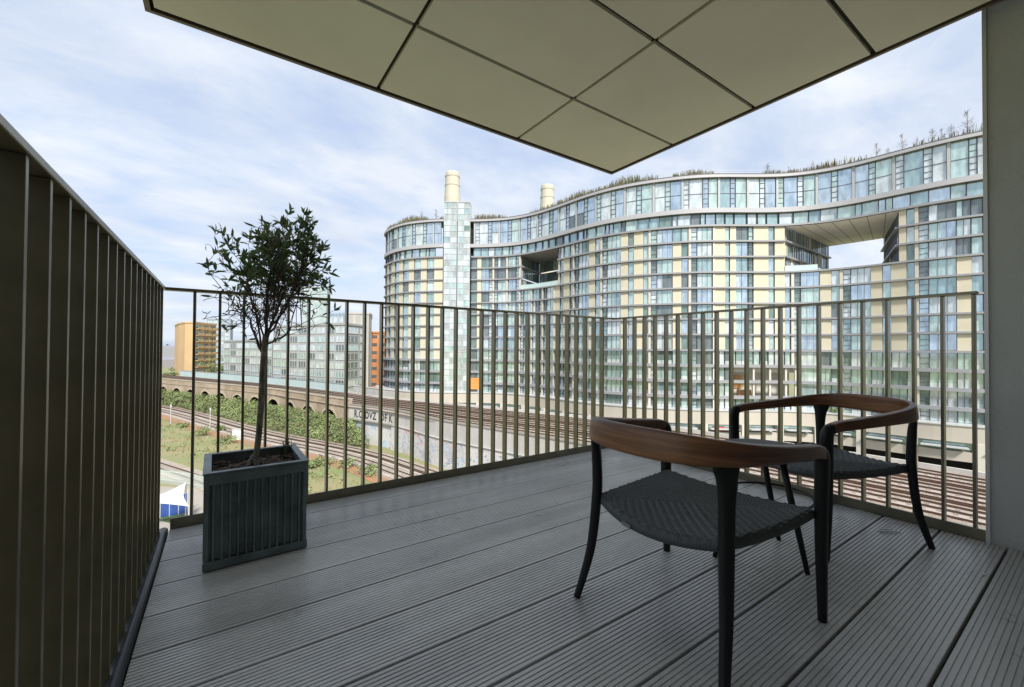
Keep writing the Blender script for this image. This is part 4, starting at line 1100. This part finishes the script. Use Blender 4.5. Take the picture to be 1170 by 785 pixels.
# dark core behind the facade so nothing shines through
def run(mb, cv, ua, ub, z0, z1, o0, o1, step=1.2, m=0):
    n = max(1, int((ub-ua)/step))
    for i in range(n): bar3(mb, cv, ua+(ub-ua)*i/n, ua+(ub-ua)*(i+1)/n, z0, z1, o0, o1, m)
def slab(z, th, o1, u_ranges, nm='floor_slab', m=None, o0=-.9):
    for a, c in u_ranges:
        mb = MB(); n = max(1, int((c-a)/1.2)); R0 = []
        for i in range(n+1):
            ua = a+(c-a)*i/n
            R0.append([FC.at(ua, z-th/2, o1), FC.at(ua, z-th/2, o0), FC.at(ua, z+th/2, o0), FC.at(ua, z+th/2, o1)])
        mb.v = [tuple(p) for r_ in R0 for p in r_]
        for i in range(n):
            k = i*4
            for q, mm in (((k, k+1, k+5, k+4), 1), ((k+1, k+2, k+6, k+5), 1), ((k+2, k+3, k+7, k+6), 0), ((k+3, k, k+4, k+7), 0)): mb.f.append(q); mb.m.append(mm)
        mb.f += [(0, 3, 2, 1), (n*4, n*4+1, n*4+2, n*4+3)]; mb.m += [0, 0]
        bpart(mb, nm, [m or M_slab, M_under])
full = [(uBeg, uEnd)]; split = [(uBeg, uL0-.2), (uL1+.2, V1[0]), (V1[1], V2[0]), (V2[1], uEnd)]; nolift = [(uBeg, uL0-.2), (uL1+.2, uEnd)]
slab(zr(36.33), .54, .50, full, 'roof_edge', M_fascia, -6)
slab(zr(29.18), .96, .42, full, 'fascia', M_fascia)
slab(zr(26.0), .40, .45, nolift)
for z in slabs: slab(zr(z), .34 if z > -1 else .62, .42, split if z > 17 else nolift)
mb = MB(); run(mb, FC, uBeg, uEnd, zr(36.602), zr(36.86), -.2, .35); bpart(mb, 'roof_coping', mat('dark_coping', (0.10, 0.095, 0.09), 0.6))
for cv, z_ in ((I1, 22.75), (I2, 22.75), (I2b, 22.75), (I2b, 19.5)):
    mb = MB(); run(mb, cv, 0.0, cv.L, zr(z_)-.17, zr(z_)+.17, -.5, .55, 3); bpart(mb, 'floor_slab', M_slab)
mb = MB(); run(mb, I2, 0.0, I2.L*.62, zr(19.5)-.17, zr(19.5)+.17, -.5, .55, 3); bpart(mb, 'floor_slab', M_slab)
# sky-garden soffits and terraces
M_sof2 = mat('sky_garden_soffit', (0.80, 0.745, 0.68), 0.6, var=0.05, scale=.15)
for V, back in ((V1, [G(17, 116), G(8.2, 126)]), (V2, [G(85.2, 94.2), G(77.9, 102.8)])):
    n = 20; fr_ = [FC.at(V[0]+(V[1]-V[0])*i/n, 0, .1) for i in range(n+1)]; A, B = back[1], back[0]
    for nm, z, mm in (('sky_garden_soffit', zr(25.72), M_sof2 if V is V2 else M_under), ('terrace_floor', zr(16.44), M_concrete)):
        mb = MB()
        for i in range(n):
            for j in range(4):
                def pt(ii, jj): p = fr_[ii].lerp(A.lerp(B, ii/n), jj/4); return (p.x, p.y, z)
                mb.quad(pt(i, j), pt(i+1, j), pt(i+1, j+1), pt(i, j+1))
        bpart(mb, nm, mm)
        if nm[0] == 's':   # panel joints in the soffit
            mb = MB()
            for ii in range(0, n+1, 3):
                p, q = Vector(pt(ii, 0)), Vector(pt(ii, 4)); mb.bar(p, q, .10, z-.03, z-.004)
            bpart(mb, 'soffit_joint', M_under)
M_bal = mat('balustrade_glass', (0.55, 0.68, 0.64), 0.08, metal=0.2)
for V, f0, f1 in ((V1, 0, 1), (V2, 0, .32)):
    a, c = V[0]+(V[1]-V[0])*f0, V[0]+(V[1]-V[0])*f1; mb = MB(); run(mb, FC, a, c, zr(16.45), zr(17.5), .12, .15); bpart(mb, 'balustrade', M_bal)
    mb = MB(); run(mb, FC, a, c, zr(17.501), zr(17.56), .10, .17); bpart(mb, 'handrail', M_alu)
# glass box on the terrace of the right sky garden
q0, q1, q2, q3 = G(67.5, 98.0), G(78.2, 102.6), G(77.5, 104), G(66.5, 99.5)
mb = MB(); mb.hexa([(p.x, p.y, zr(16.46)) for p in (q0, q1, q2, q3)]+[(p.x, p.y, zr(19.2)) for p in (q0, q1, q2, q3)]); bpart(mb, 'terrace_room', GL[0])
# glass lift and stair tower
tw = MB(); tp = MB(); du = (uL1-uL0)/2
for h in range(2):
    a, c = uL0+du*h+.15, uL0+du*(h+1)-.15
    z = -12.3
    while z < 40:
        z2 = min(z+1.625, 41.4)
        for s_ in range(2):
            p, q = a+(c-a)*s_/2, a+(c-a)*(s_+1)/2
            tp.quad(FC.at(p, zr(z), .75), FC.at(q, zr(z), .75), FC.at(q, zr(z2), .75), FC.at(p, zr(z2), .75), wr.choices([0, 2, 4, 5, 6], (16, 40, 2, 3, 39))[0])
            bar3(tw, FC, p, q, zr(z)-.08, zr(z)+.08, .5, .83)
        z = z2
    for s_ in range(3):
        p = a+(c-a)*s_/2; bar3(tw, FC, p-.06, p+.06, zr(-12.3), zr(41.4), .5, .85)
    bar3(tw, FC, a, c, zr(41.3), zr(41.6), -3, .9)
    for uu in (a, c):
        tp.quad(FC.at(uu, zr(-12.3), .75), FC.at(uu, zr(-12.3), -3.0), FC.at(uu, zr(41.4), -3.0), FC.at(uu, zr(41.4), .75), 0)
    tp.quad(FC.at(a, zr(30), -3), FC.at(c, zr(30), -3), FC.at(c, zr(41.4), -3), FC.at(a, zr(41.4), -3), 0)
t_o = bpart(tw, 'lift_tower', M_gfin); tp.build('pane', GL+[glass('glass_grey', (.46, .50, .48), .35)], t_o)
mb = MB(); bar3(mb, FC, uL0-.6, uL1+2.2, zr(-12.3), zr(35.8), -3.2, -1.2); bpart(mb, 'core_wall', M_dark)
# thin roof railing
mb = MB(); u = uBeg
while u < uEnd:
    p = FC.at(u, zr(36.8), -.8); mb.tube([p, p+Vector((0, 0, 1.25))], .028, 4); u += 2.4
for hz in (.65, 1.2): run(mb, FC, uBeg, uEnd, zr(36.8)+hz, zr(36.8)+hz+.03, -.83, -.80, 2.4)
bpart(mb, 'roof_railing', M_alu)
# entrance lobby with warm timber
lb = MB(); bar3(lb, FC, LOB[0], LOB[1], zr(-9.7), zr(-3.4), -4.2, -4.0); bpart(lb, 'lobby_wall', mat('lobby_wall', (0.55, 0.52, 0.45), 0.7))
M_tim = mat('lobby_timber', (0.52, 0.27, 0.095), 0.5, var=0.3, scale=.8, stretch=(1, 1, .1)); du = (LOB[1]-LOB[0])
for a, c, z0, z1 in ((.12, .33, -8.2, -5.4), (.38, .58, -9.6, -5.6), (.02, .10, -9.6, -7.0), (.20, .42, -9.7, -8.4)):
    lb = MB(); bar3(lb, FC, LOB[0]+du*a, LOB[0]+du*c, zr(z0), zr(z1), -3.9 if a != .2 else -2.8, -3.6 if a != .2 else -2.4); bpart(lb, 'timber_panel', M_tim)
for a in (0.0, .36, .62, .86, 1.0):
    lb = MB(); bar3(lb, FC, LOB[0]+du*a-.18, LOB[0]+du*a+.18, zr(-9.7), zr(-3.4), -.5, 0); bpart(lb, 'lobby_column', M_pier)
lb = MB(); bar3(lb, FC, LOB[0], LOB[1], zr(-4.6), zr(-3.4), -4, -1.2); bpart(lb, 'lobby_bulkhead', M_pier)
# podium
po_c = Off(FC, 2.6); po_c.nrm = FC.nrm; po_c.at = lambda u, z, off=0.0: FC.at(u, z, 2.6+off)
pu0 = FC.find_px(441)
M_pod = mat('podium_stone', (0.50, 0.45, 0.37), 0.75, color2=(0.42, 0.385, 0.32), scale=0.12, detail=8, bump=.02)
mb = MB(); run(mb, po_c, pu0, uEnd, zr(-15.0), zr(-12.3), -2.7, 0, 2); run(mb, po_c, pu0, uEnd, zr(-18.1), zr(-16.5), -2.7, .05, 2); bpart(mb, 'podium_wall', M_pod)
mb = MB(); run(mb, po_c, pu0, uEnd, zr(-12.298), zr(-12.1), -2.7, .18, 2); bpart(mb, 'podium_coping', M_alu)
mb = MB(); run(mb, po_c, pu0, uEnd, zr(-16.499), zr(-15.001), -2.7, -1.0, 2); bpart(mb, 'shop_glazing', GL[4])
mb = MB(); run(mb, po_c, pu0, uEnd, zr(ZG)-.1, zr(-18.101), -3.2, -2.6, 2); bpart(mb, 'undercroft', M_dark)
u = pu0+3; 
while u < uEnd-2:
    mb = MB(); bar3(mb, po_c, u, u+1.1, zr(ZG)-.1, zr(-15.0), -.9, .35); bpart(mb, 'podium_column', M_pier); 
    mb = MB(); bar3(mb, po_c, u+1.5, u+6.6, zr(-15.9), zr(-15.75), -.9, 1.1); bpart(mb, 'canopy', M_alu); u += 7.4
mb = MB(); uu = FC.find_px(812); bar3(mb, po_c, uu, uu+2.2, zr(-16.45), zr(-15.6), -.9, -.6); bpart(mb, 'shop_sign', mat('red_sign', (0.55, 0.05, 0.04), 0.5))
# low fence and green strip at the foot of the podium
fb = MB(); u = FC.find_px(700)
fs = thing('railing', 'thin pale metal railing along the street at the foot of the apartment building', 'railing', loc=tuple(FC.at(u+40, zr(ZG), 6))); SI2 = Matrix.Translation(-fs.location)
while u < uEnd-2:
    p = FC.at(u, zr(ZG)-.1, 6.0); fb.tube([p, p+Vector((0, 0, 1.3))], .03, 4); u += .8
o = fb.build('uprights', M_alu, fs); o.matrix_parent_inverse = SI2; o['kind'] = 'stuff'
fb = MB(); run(fb, FC, FC.find_px(700), uEnd-2, zr(ZG)+1.2, zr(ZG)+1.27, 5.97, 6.03, 2); o = fb.build('handrail', M_alu, fs); o.matrix_parent_inverse = SI2
sr = MB(); n = 80
for i in range(n):
    a, c = pu0+(uEnd-pu0)*i/n, pu0+(uEnd-pu0)*(i+1)/n
    sr.quad(FC.at(a, zr(ZG)-.04, 16), FC.at(c, zr(ZG)-.04, 16), FC.at(c, zr(ZG)-.04, 0), FC.at(a, zr(ZG)-.04, 0))
tag(sr.build('street', mat('street_paving', (0.30, 0.285, 0.26), 0.85, var=0.15, scale=.3)), kind='structure')
for i, (px, off, r_) in enumerate(((1055, 4.8, 1.3), (1070, 5.2, .9), (952, 1.2, .9))):
    u = FC.find_px(px); p = FC.at(u, zr(ZG) if i < 2 else zr(-12.1), off); t = thing('bush', ['leafy green shrub by the street railing under the apartment building', 'smaller shrub right of the leafy one by the street railing', 'low hedge on the podium ledge above the shops'][i], 'bush', None, tuple(p))
    b = MB()
    for k in range(7): clump(b, (gr.gauss(0, r_*.6), gr.gauss(0, r_*.4), gr.uniform(.1, r_*.6)), r_*.6, r_*.6, 40, 0.17, (0.4, 0.55, 0.05))
    b.build('foliage', M_gl, t)
    b = MB(); b.tube([(0, 0, -.1), (0, 0, r_*.8)], [.05, .02], 5); b.build('stem', M_twig, t)
u = FC.find_px(542); pst = MB(); bar3(pst, FC, u-1.7, u+1.7, zr(-11.4), zr(-8.2), .9, 1.0); b2 = MB()
o = pst.build('banner', mat('orange_banner', (0.72, 0.26, 0.06), 0.6)); tag(o, 'square orange banner with a pale disc on the lower front of the apartment building', 'banner')
c = FC.at(u, zr(-9.7), 1.02); dd = (FC.at(u+.5, 0, 1.02)-FC.at(u-.5, 0, 1.02)).normalized()
b2.poly([c+dd*.75*math.cos(a*.3142)+Vector((0, 0, .75*math.sin(a*.3142))) for a in range(20)]); b2.build('disc', M_white, o)

# rooftop planting
gm = [mat('dry_grass', (0.17, 0.135, 0.07), 0.9, var=.3, scale=1), mat('roof_shrub', (0.11, 0.13, 0.05), 0.9, var=.3, scale=1)]
b = MB(); rr_ = random.Random(3); uGR = FC.find_px(955)
for k in range(9000):
    u = rr_.uniform(uBeg, uEnd); 
    if uL0-.5 < u < uL1+1: continue
    dens = noise.noise(Vector((u*.12, 2.2, 0)))
    if dens < -.22 or (u > uGR and rr_.random() < .72): continue
    p = FC.at(u, zr(36.7), -rr_.uniform(.35, 2.2)); h = rr_.uniform(.5, 1.7)*(1+dens); a = rr_.uniform(0, 3.14); w_ = Vector((math.cos(a), math.sin(a), 0))*rr_.uniform(.05, .14); ln = Vector((rr_.gauss(0, .2), rr_.gauss(0, .2), h))
    b.poly([p-w_, p+w_, p+ln+w_*.3, p+ln-w_*.3], 0 if rr_.random() < .6 else 1)
tag(b.build('rooftop_grasses', gm), kind='stuff')
M_bare = mat('bare_twig', (0.15, 0.115, 0.085), 0.9)
def bare_tree(h, seed, leafy=False):
    q = random.Random(seed); mb = MB(); m2 = MB()
    mb.tube([(0, 0, -.2), (q.gauss(0, .04), q.gauss(0, .04), h*.5), (q.gauss(0, .1), q.gauss(0, .1), h)], [.05, .04, .014], 5)
    for k in range(30):
        z = h*q.uniform(.22, .97); a = q.uniform(0, 6.28); L_ = (h-z)*.35+.35*q.uniform(.5, 1.2); e_ = Vector((math.cos(a)*L_*.75, math.sin(a)*L_*.75, z+L_*.65)); m2.tube([(0, 0, z), e_*.5+Vector((0, 0, z*.5-.03)), e_], [.022, .016, .009], 4)
        for r in range(3):
            s_ = Vector((0, 0, z)).lerp(e_, q.uniform(.3, .95)); m2.tube([s_, s_+Vector((q.gauss(0, .25), q.gauss(0, .25), q.uniform(.05, .4)))], [.011, .007], 3)
    return mb, m2
srcs = []
spots = [(451, 2.2), (459, 3.0), (468, 2.6), (478, 3.4), (486, 2.6), (496, 3.6), (880, 4.0), (905, 2.4), (930, 3.2), (948, 2.0), (1003, 4.2), (1016, 2.4), (1030, 4.4), (1047, 2.8), (1068, 4.0), (1079, 3.4), (1090, 4.0), (1109, 5.8)]
for i, (px, h) in enumerate(spots):
    u = FC.find_px(px); p = FC.at(u, zr(36.6), -1.0); h *= 1.35 if px < 520 else 1.1
    leftside = px < 520
    t = thing('bare_tree', 'thin bare roof tree ' + ('at the rounded left end of the big building' if leftside else ('over the middle of the big building' if px < 960 else 'at the right end of the big building')), 'tree', 'bare trees at the left end of the roof' if leftside else ('bare trees over the middle of the roof' if px < 960 else 'bare trees at the right end of the roof'), tuple(p))
    k = i % 5
    if len(srcs) <= k:
        m1, m2 = bare_tree(4.0, 40+k); a = m1.build('trunk', M_bare, t); c = m2.build('crown', M_bare, t); srcs.append((a, c))
    else:
        for s_ in srcs[k]: inst(s_, t)
    t.scale = (h/4.0*.66,)*2+(h/4.0*.70,); t.rotation_euler = (0, 0, i*1.3)
for i, (lat, dep, h) in enumerate(((79.0, 99.5, 3.6), (81.5, 97, 3.0))):
    t = thing('bare_tree', 'thin bare tree standing on the terrace inside the right sky garden', 'tree', 'bare trees inside the sky garden', tuple(G(lat, dep, 16.4)))
    for s_ in srcs[i]: inst(s_, t)
    t.scale = (.7, .7, h/4)

# power station chimneys behind
M_chim = mat('cream_chimney', (0.52, 0.48, 0.385), 0.75, var=0.04, scale=.1)
for i, (px, ytop, dep, wpx) in enumerate(((515.5, 196.5, 208, 17.5), (624.5, 211.5, 226, 16))):
    p = along(px, dep, 0); zt = at(px, ytop, 100).z; zt = EYE+(398.6+(px-585)*.0062-ytop)/F*dep; r_ = wpx/2/F*dep
    t = thing('chimney', ['tall cream power station chimney behind the roof, the left one beside the glass lift tower', 'cream power station chimney showing over the dip of the roof, the right one'][i], 'chimney', 'power station chimneys', (p.x, p.y, zr(ZG)))
    H_ = zt-zr(ZG); b = MB(); pr = [(0, 1.35), (H_*.5, 1.15), (H_-12.5, 1.02), (H_-11.5, 1.0), (H_-7, .95), (H_-6.9, .98), (H_-6.2, .98), (H_-6.1, .93), (H_-2.4, .92), (H_-2.3, .955), (H_-1.7, .955), (H_-1.6, .91), (H_-.5, .89), (H_, .85)]
    ns = 40
    for (za, ra), (zb, rb) in zip(pr, pr[1:]):
        for k in range(ns):
            a0, a1 = 2*math.pi*k/ns, 2*math.pi*(k+1)/ns
            f0 = 1+.012*(k % 2); f1 = 1+.012*((k+1) % 2)
            b.quad((ra*r_*f0*math.cos(a0), ra*r_*f0*math.sin(a0), za), (ra*r_*f1*math.cos(a1), ra*r_*f1*math.sin(a1), za), (rb*r_*f1*math.cos(a1), rb*r_*f1*math.sin(a1), zb), (rb*r_*f0*math.cos(a0), rb*r_*f0*math.sin(a0), zb))
    b.build('shaft', M_chim, t)
    for zz in (H_-6.5, H_-2.0):
        b = MB(); rg = .99 if zz < H_-5 else .965
        b.tube([(0, 0, zz-.55), (0, 0, zz-.45), (0, 0, zz+.45), (0, 0, zz+.55)], [rg*r_*.97, rg*r_*1.01, rg*r_*1.01, rg*r_*.97], 40, cap=False); b.build('collar', M_chim, t)
    b = MB(); b.tube([(0, 0, H_-.4), (0, 0, H_-.3)], r_*.75, 32); b.build('cap', M_dark, t)

# ================================================================== the town on the left
def block(name, label, cat, plan, z0, z1, wallm, floors, bays, glassm, framem=None, balcony=False, wz=(.25, .85), wx=(.15, .85), roofm=None, faces=None):
    plan = [Vector((p.x, p.y, 0)) for p in plan]; cen = sum(plan, Vector())/len(plan)
    t = thing(name, label, cat, None, (cen.x, cen.y, zr(z0))); TI = Matrix.Translation(-t.location)
    mb = MB(); n = len(plan)
    for i in range(n):
        a, c = plan[i], plan[(i+1) % n]; mb.quad((a.x, a.y, zr(z0)), (c.x, c.y, zr(z0)), (c.x, c.y, zr(z1)), (a.x, a.y, zr(z1)))
    o = mb.build('wall', wallm, t); o.matrix_parent_inverse = TI
    mb = MB(); mb.poly([(p.x, p.y, zr(z1)-.02) for p in plan]); o = mb.build('roof', roofm or M_concrete, t); o.matrix_parent_inverse = TI
    mb = MB()
    for i in range(n):
        a, c = plan[i], plan[(i+1) % n]; mb.bar(a, c, .5, zr(z1)-.35, zr(z1)+.35)
    o = mb.build('parapet', wallm, t); o.matrix_parent_inverse = TI
    for fi, nb_ in (faces or {0: bays}).items():
        a, c = plan[fi], plan[(fi+1) % n]; ln = Line(a, c)
        if (cen-a).dot(ln.n) > 0: ln.n = -ln.n
        fh = (z1-z0-.6)/floors; bw = ln.L/nb_
        for fl in range(floors):
            za, zb = zr(z0)+fh*(fl+wz[0]), zr(z0)+fh*(fl+wz[1])
            for k in range(nb_):
                ua, ub = bw*(k+wx[0]), bw*(k+wx[1]); mb = MB()
                g = rnd.randrange(len(glassm)); mb.quad(ln.at(ua, za, .03), ln.at(ub, za, .03), ln.at(ub, zb, .03), ln.at(ua, zb, .03), g)
                if framem:
                    nm_ = 3
                    for q in range(nm_+1):
                        u_ = ua+(ub-ua)*q/nm_; bar3(mb, ln, u_-.09, u_+.09, za, zb, .03, .10, len(glassm))
                    bar3(mb, ln, ua, ub, za-.12, za, .03, .14, len(glassm)); bar3(mb, ln, ua, ub, zb, zb+.12, .03, .10, len(glassm))
                o = mb.build('window', list(glassm)+([framem] if framem else []), t); o.matrix_parent_inverse = TI
            if balcony:
                for k in range(0, nb_, 1):
                    mb = MB(); bar3(mb, ln, bw*(k+.08), bw*(k+.92), za-.35, za-.1, 0, 1.5); bar3(mb, ln, bw*(k+.08), bw*(k+.92), za-.1, za+.95, 1.42, 1.5); o = mb.build('balcony', wallm, t); o.matrix_parent_inverse = TI
    return t
M_ochre = mat('ochre_brick', (0.60, 0.43, 0.21), 0.85, color2=(0.55, 0.36, 0.20), scale=.12, detail=6)
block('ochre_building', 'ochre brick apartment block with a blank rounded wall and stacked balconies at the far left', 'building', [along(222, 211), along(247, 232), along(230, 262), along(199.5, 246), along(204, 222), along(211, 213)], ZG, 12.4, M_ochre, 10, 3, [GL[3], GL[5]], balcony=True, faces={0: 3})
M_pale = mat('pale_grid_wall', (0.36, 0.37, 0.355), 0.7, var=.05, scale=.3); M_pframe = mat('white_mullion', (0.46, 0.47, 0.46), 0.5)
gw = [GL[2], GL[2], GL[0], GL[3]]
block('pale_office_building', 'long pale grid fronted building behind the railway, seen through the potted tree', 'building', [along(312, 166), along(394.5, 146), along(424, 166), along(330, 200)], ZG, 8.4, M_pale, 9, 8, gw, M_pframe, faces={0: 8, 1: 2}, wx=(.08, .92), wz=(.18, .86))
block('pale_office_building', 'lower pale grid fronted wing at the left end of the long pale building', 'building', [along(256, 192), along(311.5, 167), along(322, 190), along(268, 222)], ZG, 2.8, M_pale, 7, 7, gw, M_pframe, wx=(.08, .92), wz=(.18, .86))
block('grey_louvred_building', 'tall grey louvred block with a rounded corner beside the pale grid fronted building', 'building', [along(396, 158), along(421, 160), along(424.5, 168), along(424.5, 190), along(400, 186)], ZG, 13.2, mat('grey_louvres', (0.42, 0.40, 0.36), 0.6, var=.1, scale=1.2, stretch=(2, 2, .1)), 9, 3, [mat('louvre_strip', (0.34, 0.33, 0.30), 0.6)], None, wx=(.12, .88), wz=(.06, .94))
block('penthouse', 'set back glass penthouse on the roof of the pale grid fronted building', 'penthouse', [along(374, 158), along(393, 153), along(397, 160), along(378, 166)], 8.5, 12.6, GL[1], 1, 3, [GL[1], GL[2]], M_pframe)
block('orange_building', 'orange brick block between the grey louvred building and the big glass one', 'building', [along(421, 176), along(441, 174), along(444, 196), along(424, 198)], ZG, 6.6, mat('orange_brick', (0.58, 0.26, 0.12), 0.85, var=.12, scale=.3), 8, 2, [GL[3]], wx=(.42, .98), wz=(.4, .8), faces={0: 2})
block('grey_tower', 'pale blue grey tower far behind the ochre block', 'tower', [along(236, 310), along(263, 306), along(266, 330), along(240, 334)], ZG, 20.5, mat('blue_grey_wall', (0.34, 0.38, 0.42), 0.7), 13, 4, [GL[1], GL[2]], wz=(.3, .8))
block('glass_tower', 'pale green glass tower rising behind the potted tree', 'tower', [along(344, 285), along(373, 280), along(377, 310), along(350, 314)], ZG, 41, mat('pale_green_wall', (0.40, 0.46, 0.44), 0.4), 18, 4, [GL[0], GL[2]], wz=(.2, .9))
b = MB(); cr_ = random.Random(9)
for k in range(420):
    dep = cr_.uniform(420, 1900); px = cr_.uniform(-300, 455); h = cr_.uniform(4, 12)+(cr_.random() < .06)*12; p = along(px, dep); s_ = cr_.uniform(6, 22); a = cr_.uniform(0, 1.5)
    c_, n_ = Vector((math.cos(a), math.sin(a), 0))*s_, Vector((-math.sin(a), math.cos(a), 0))*s_*cr_.uniform(.4, .8); q = [p-c_-n_, p+c_-n_, p+c_+n_, p-c_+n_]; m = cr_.randrange(4)
    b.hexa([(v.x, v.y, zr(ZG)-.2) for v in q]+[(v.x, v.y, zr(ZG)+h) for v in q], m)
    r0, r1 = (q[0]+q[3])/2, (q[1]+q[2])/2; zt = zr(ZG)+h
    b.quad((q[0].x, q[0].y, zt+.05), (q[1].x, q[1].y, zt+.05), (r1.x, r1.y, zt+3), (r0.x, r0.y, zt+3), 4); b.quad((r0.x, r0.y, zt+3), (r1.x, r1.y, zt+3), (q[2].x, q[2].y, zt+.05), (q[3].x, q[3].y, zt+.05), 4)
tag(b.build('distant_town', [mat('town_a', (.36, .36, .38), .9), mat('town_b', (.30, .28, .29), .9), mat('town_c', (.42, .44, .47), .9), mat('town_d', (.24, .25, .28), .9), mat('town_roof', (.24, .24, .27), .9)]), kind='stuff')  # blue-grey tints put the distance haze into the wall and roof colours

# screens on the far side of the viaduct
M_teal = mat('pale_teal_screen', (0.42, 0.52, 0.51), 0.5, var=.06, scale=.4)
ub, ua = FE.find_px(396), FE.find_px(206)
ns_ = thing('noise_barrier', 'long pale teal screen fence along the far side of the viaduct', 'fence', loc=tuple(FE.pos((ua+ub)/2))); NI = Matrix.Translation(-ns_.location)
mb = MB(); run(mb, FE, ua, ub, zr(ZV), zr(ZV)+2.4, -.4, -.3, 3); o = mb.build('screen', M_teal, ns_); o.matrix_parent_inverse = NI
mb = MB(); run(mb, FE, ua, ub, zr(ZV)+2.402, zr(ZV)+2.6, -.46, -.22, 3); o = mb.build('cap_rail', mat('grey_cap', (.25, .28, .29), .5), ns_); o.matrix_parent_inverse = NI
u = ua; src = None; cnt = 0
while u < ub and cnt < 95:
    p = FE.at(u, zr(ZV), -.22)
    if src is None: mb = MB(); mb.box(-.09, .09, -.06, .06, 0, 2.4); src = mb.build('post', mat('teal_post', (.30, .38, .38), .5), ns_); src.matrix_parent_inverse = NI; o = src
    else: o = inst(src, ns_)
    o.location = p; u += 2.5; cnt += 1
ua, ub = FE.find_px(396.5), FE.find_px(446)
bw_ = thing('boundary_wall', 'plain white wall at the left foot of the big building beside the tracks', 'wall', loc=tuple(FE.at((ua+ub)/2, zr(ZV)))); WI = Matrix.Translation(-bw_.location)
mb = MB(); run(mb, FE, ua, ub, zr(ZG), zr(ZV)+2.0, -2.4, -2.0, 3); o = mb.build('wall', M_white, bw_); o.matrix_parent_inverse = WI
mb = MB(); run(mb, FE, ua, ub, zr(ZV)+2.002, zr(ZV)+2.15, -2.5, -1.9, 3); o = mb.build('coping', M_concrete, bw_); o.matrix_parent_inverse = WI
mb = MB(); run(mb, FE, FE.find_px(396.5), FE.L-2, zr(ZG)-.1, zr(ZV)+.55, -.35, 0, 2); vpart(mb, 'far_parapet', M_concrete)
def leafy_tree(px, dep, zbase, h, r_, label):
    p = along(px, dep, zbase); t = thing('tree', label, 'tree', None, tuple(p))
    b = MB(); b.tube([(0, 0, 0), (.1, 0, h*.4), (0, .2, h*.8)], [.25, .18, .06], 7)
    for k in range(6):
        a = k*1.05; b.tube([(0.05, 0, h*.4), (math.cos(a)*r_*.5, math.sin(a)*r_*.5, h*.7)], [.09, .03], 5)
    b.build('trunk', M_bark, t)
    b = MB()
    for k in range(16): clump(b, (gr.gauss(0, r_*.45), gr.gauss(0, r_*.45), h*.62+gr.gauss(0, h*.14)), r_*.42, h*.16, 50, .35, (.6, .36, .04))
    b.build('crown', M_gl, t)
leafy_tree(243, 204, ZG, 14.5, 4.2, 'round green tree in front of the ochre apartment block')
leafy_tree(254, 203, ZG, 13.2, 3.2, 'smaller green tree right of the round one, in front of the pale wing')
leafy_tree(196, 196, ZG, 10.5, 3.5, 'dark green tree at the foot of the blank end of the ochre block')
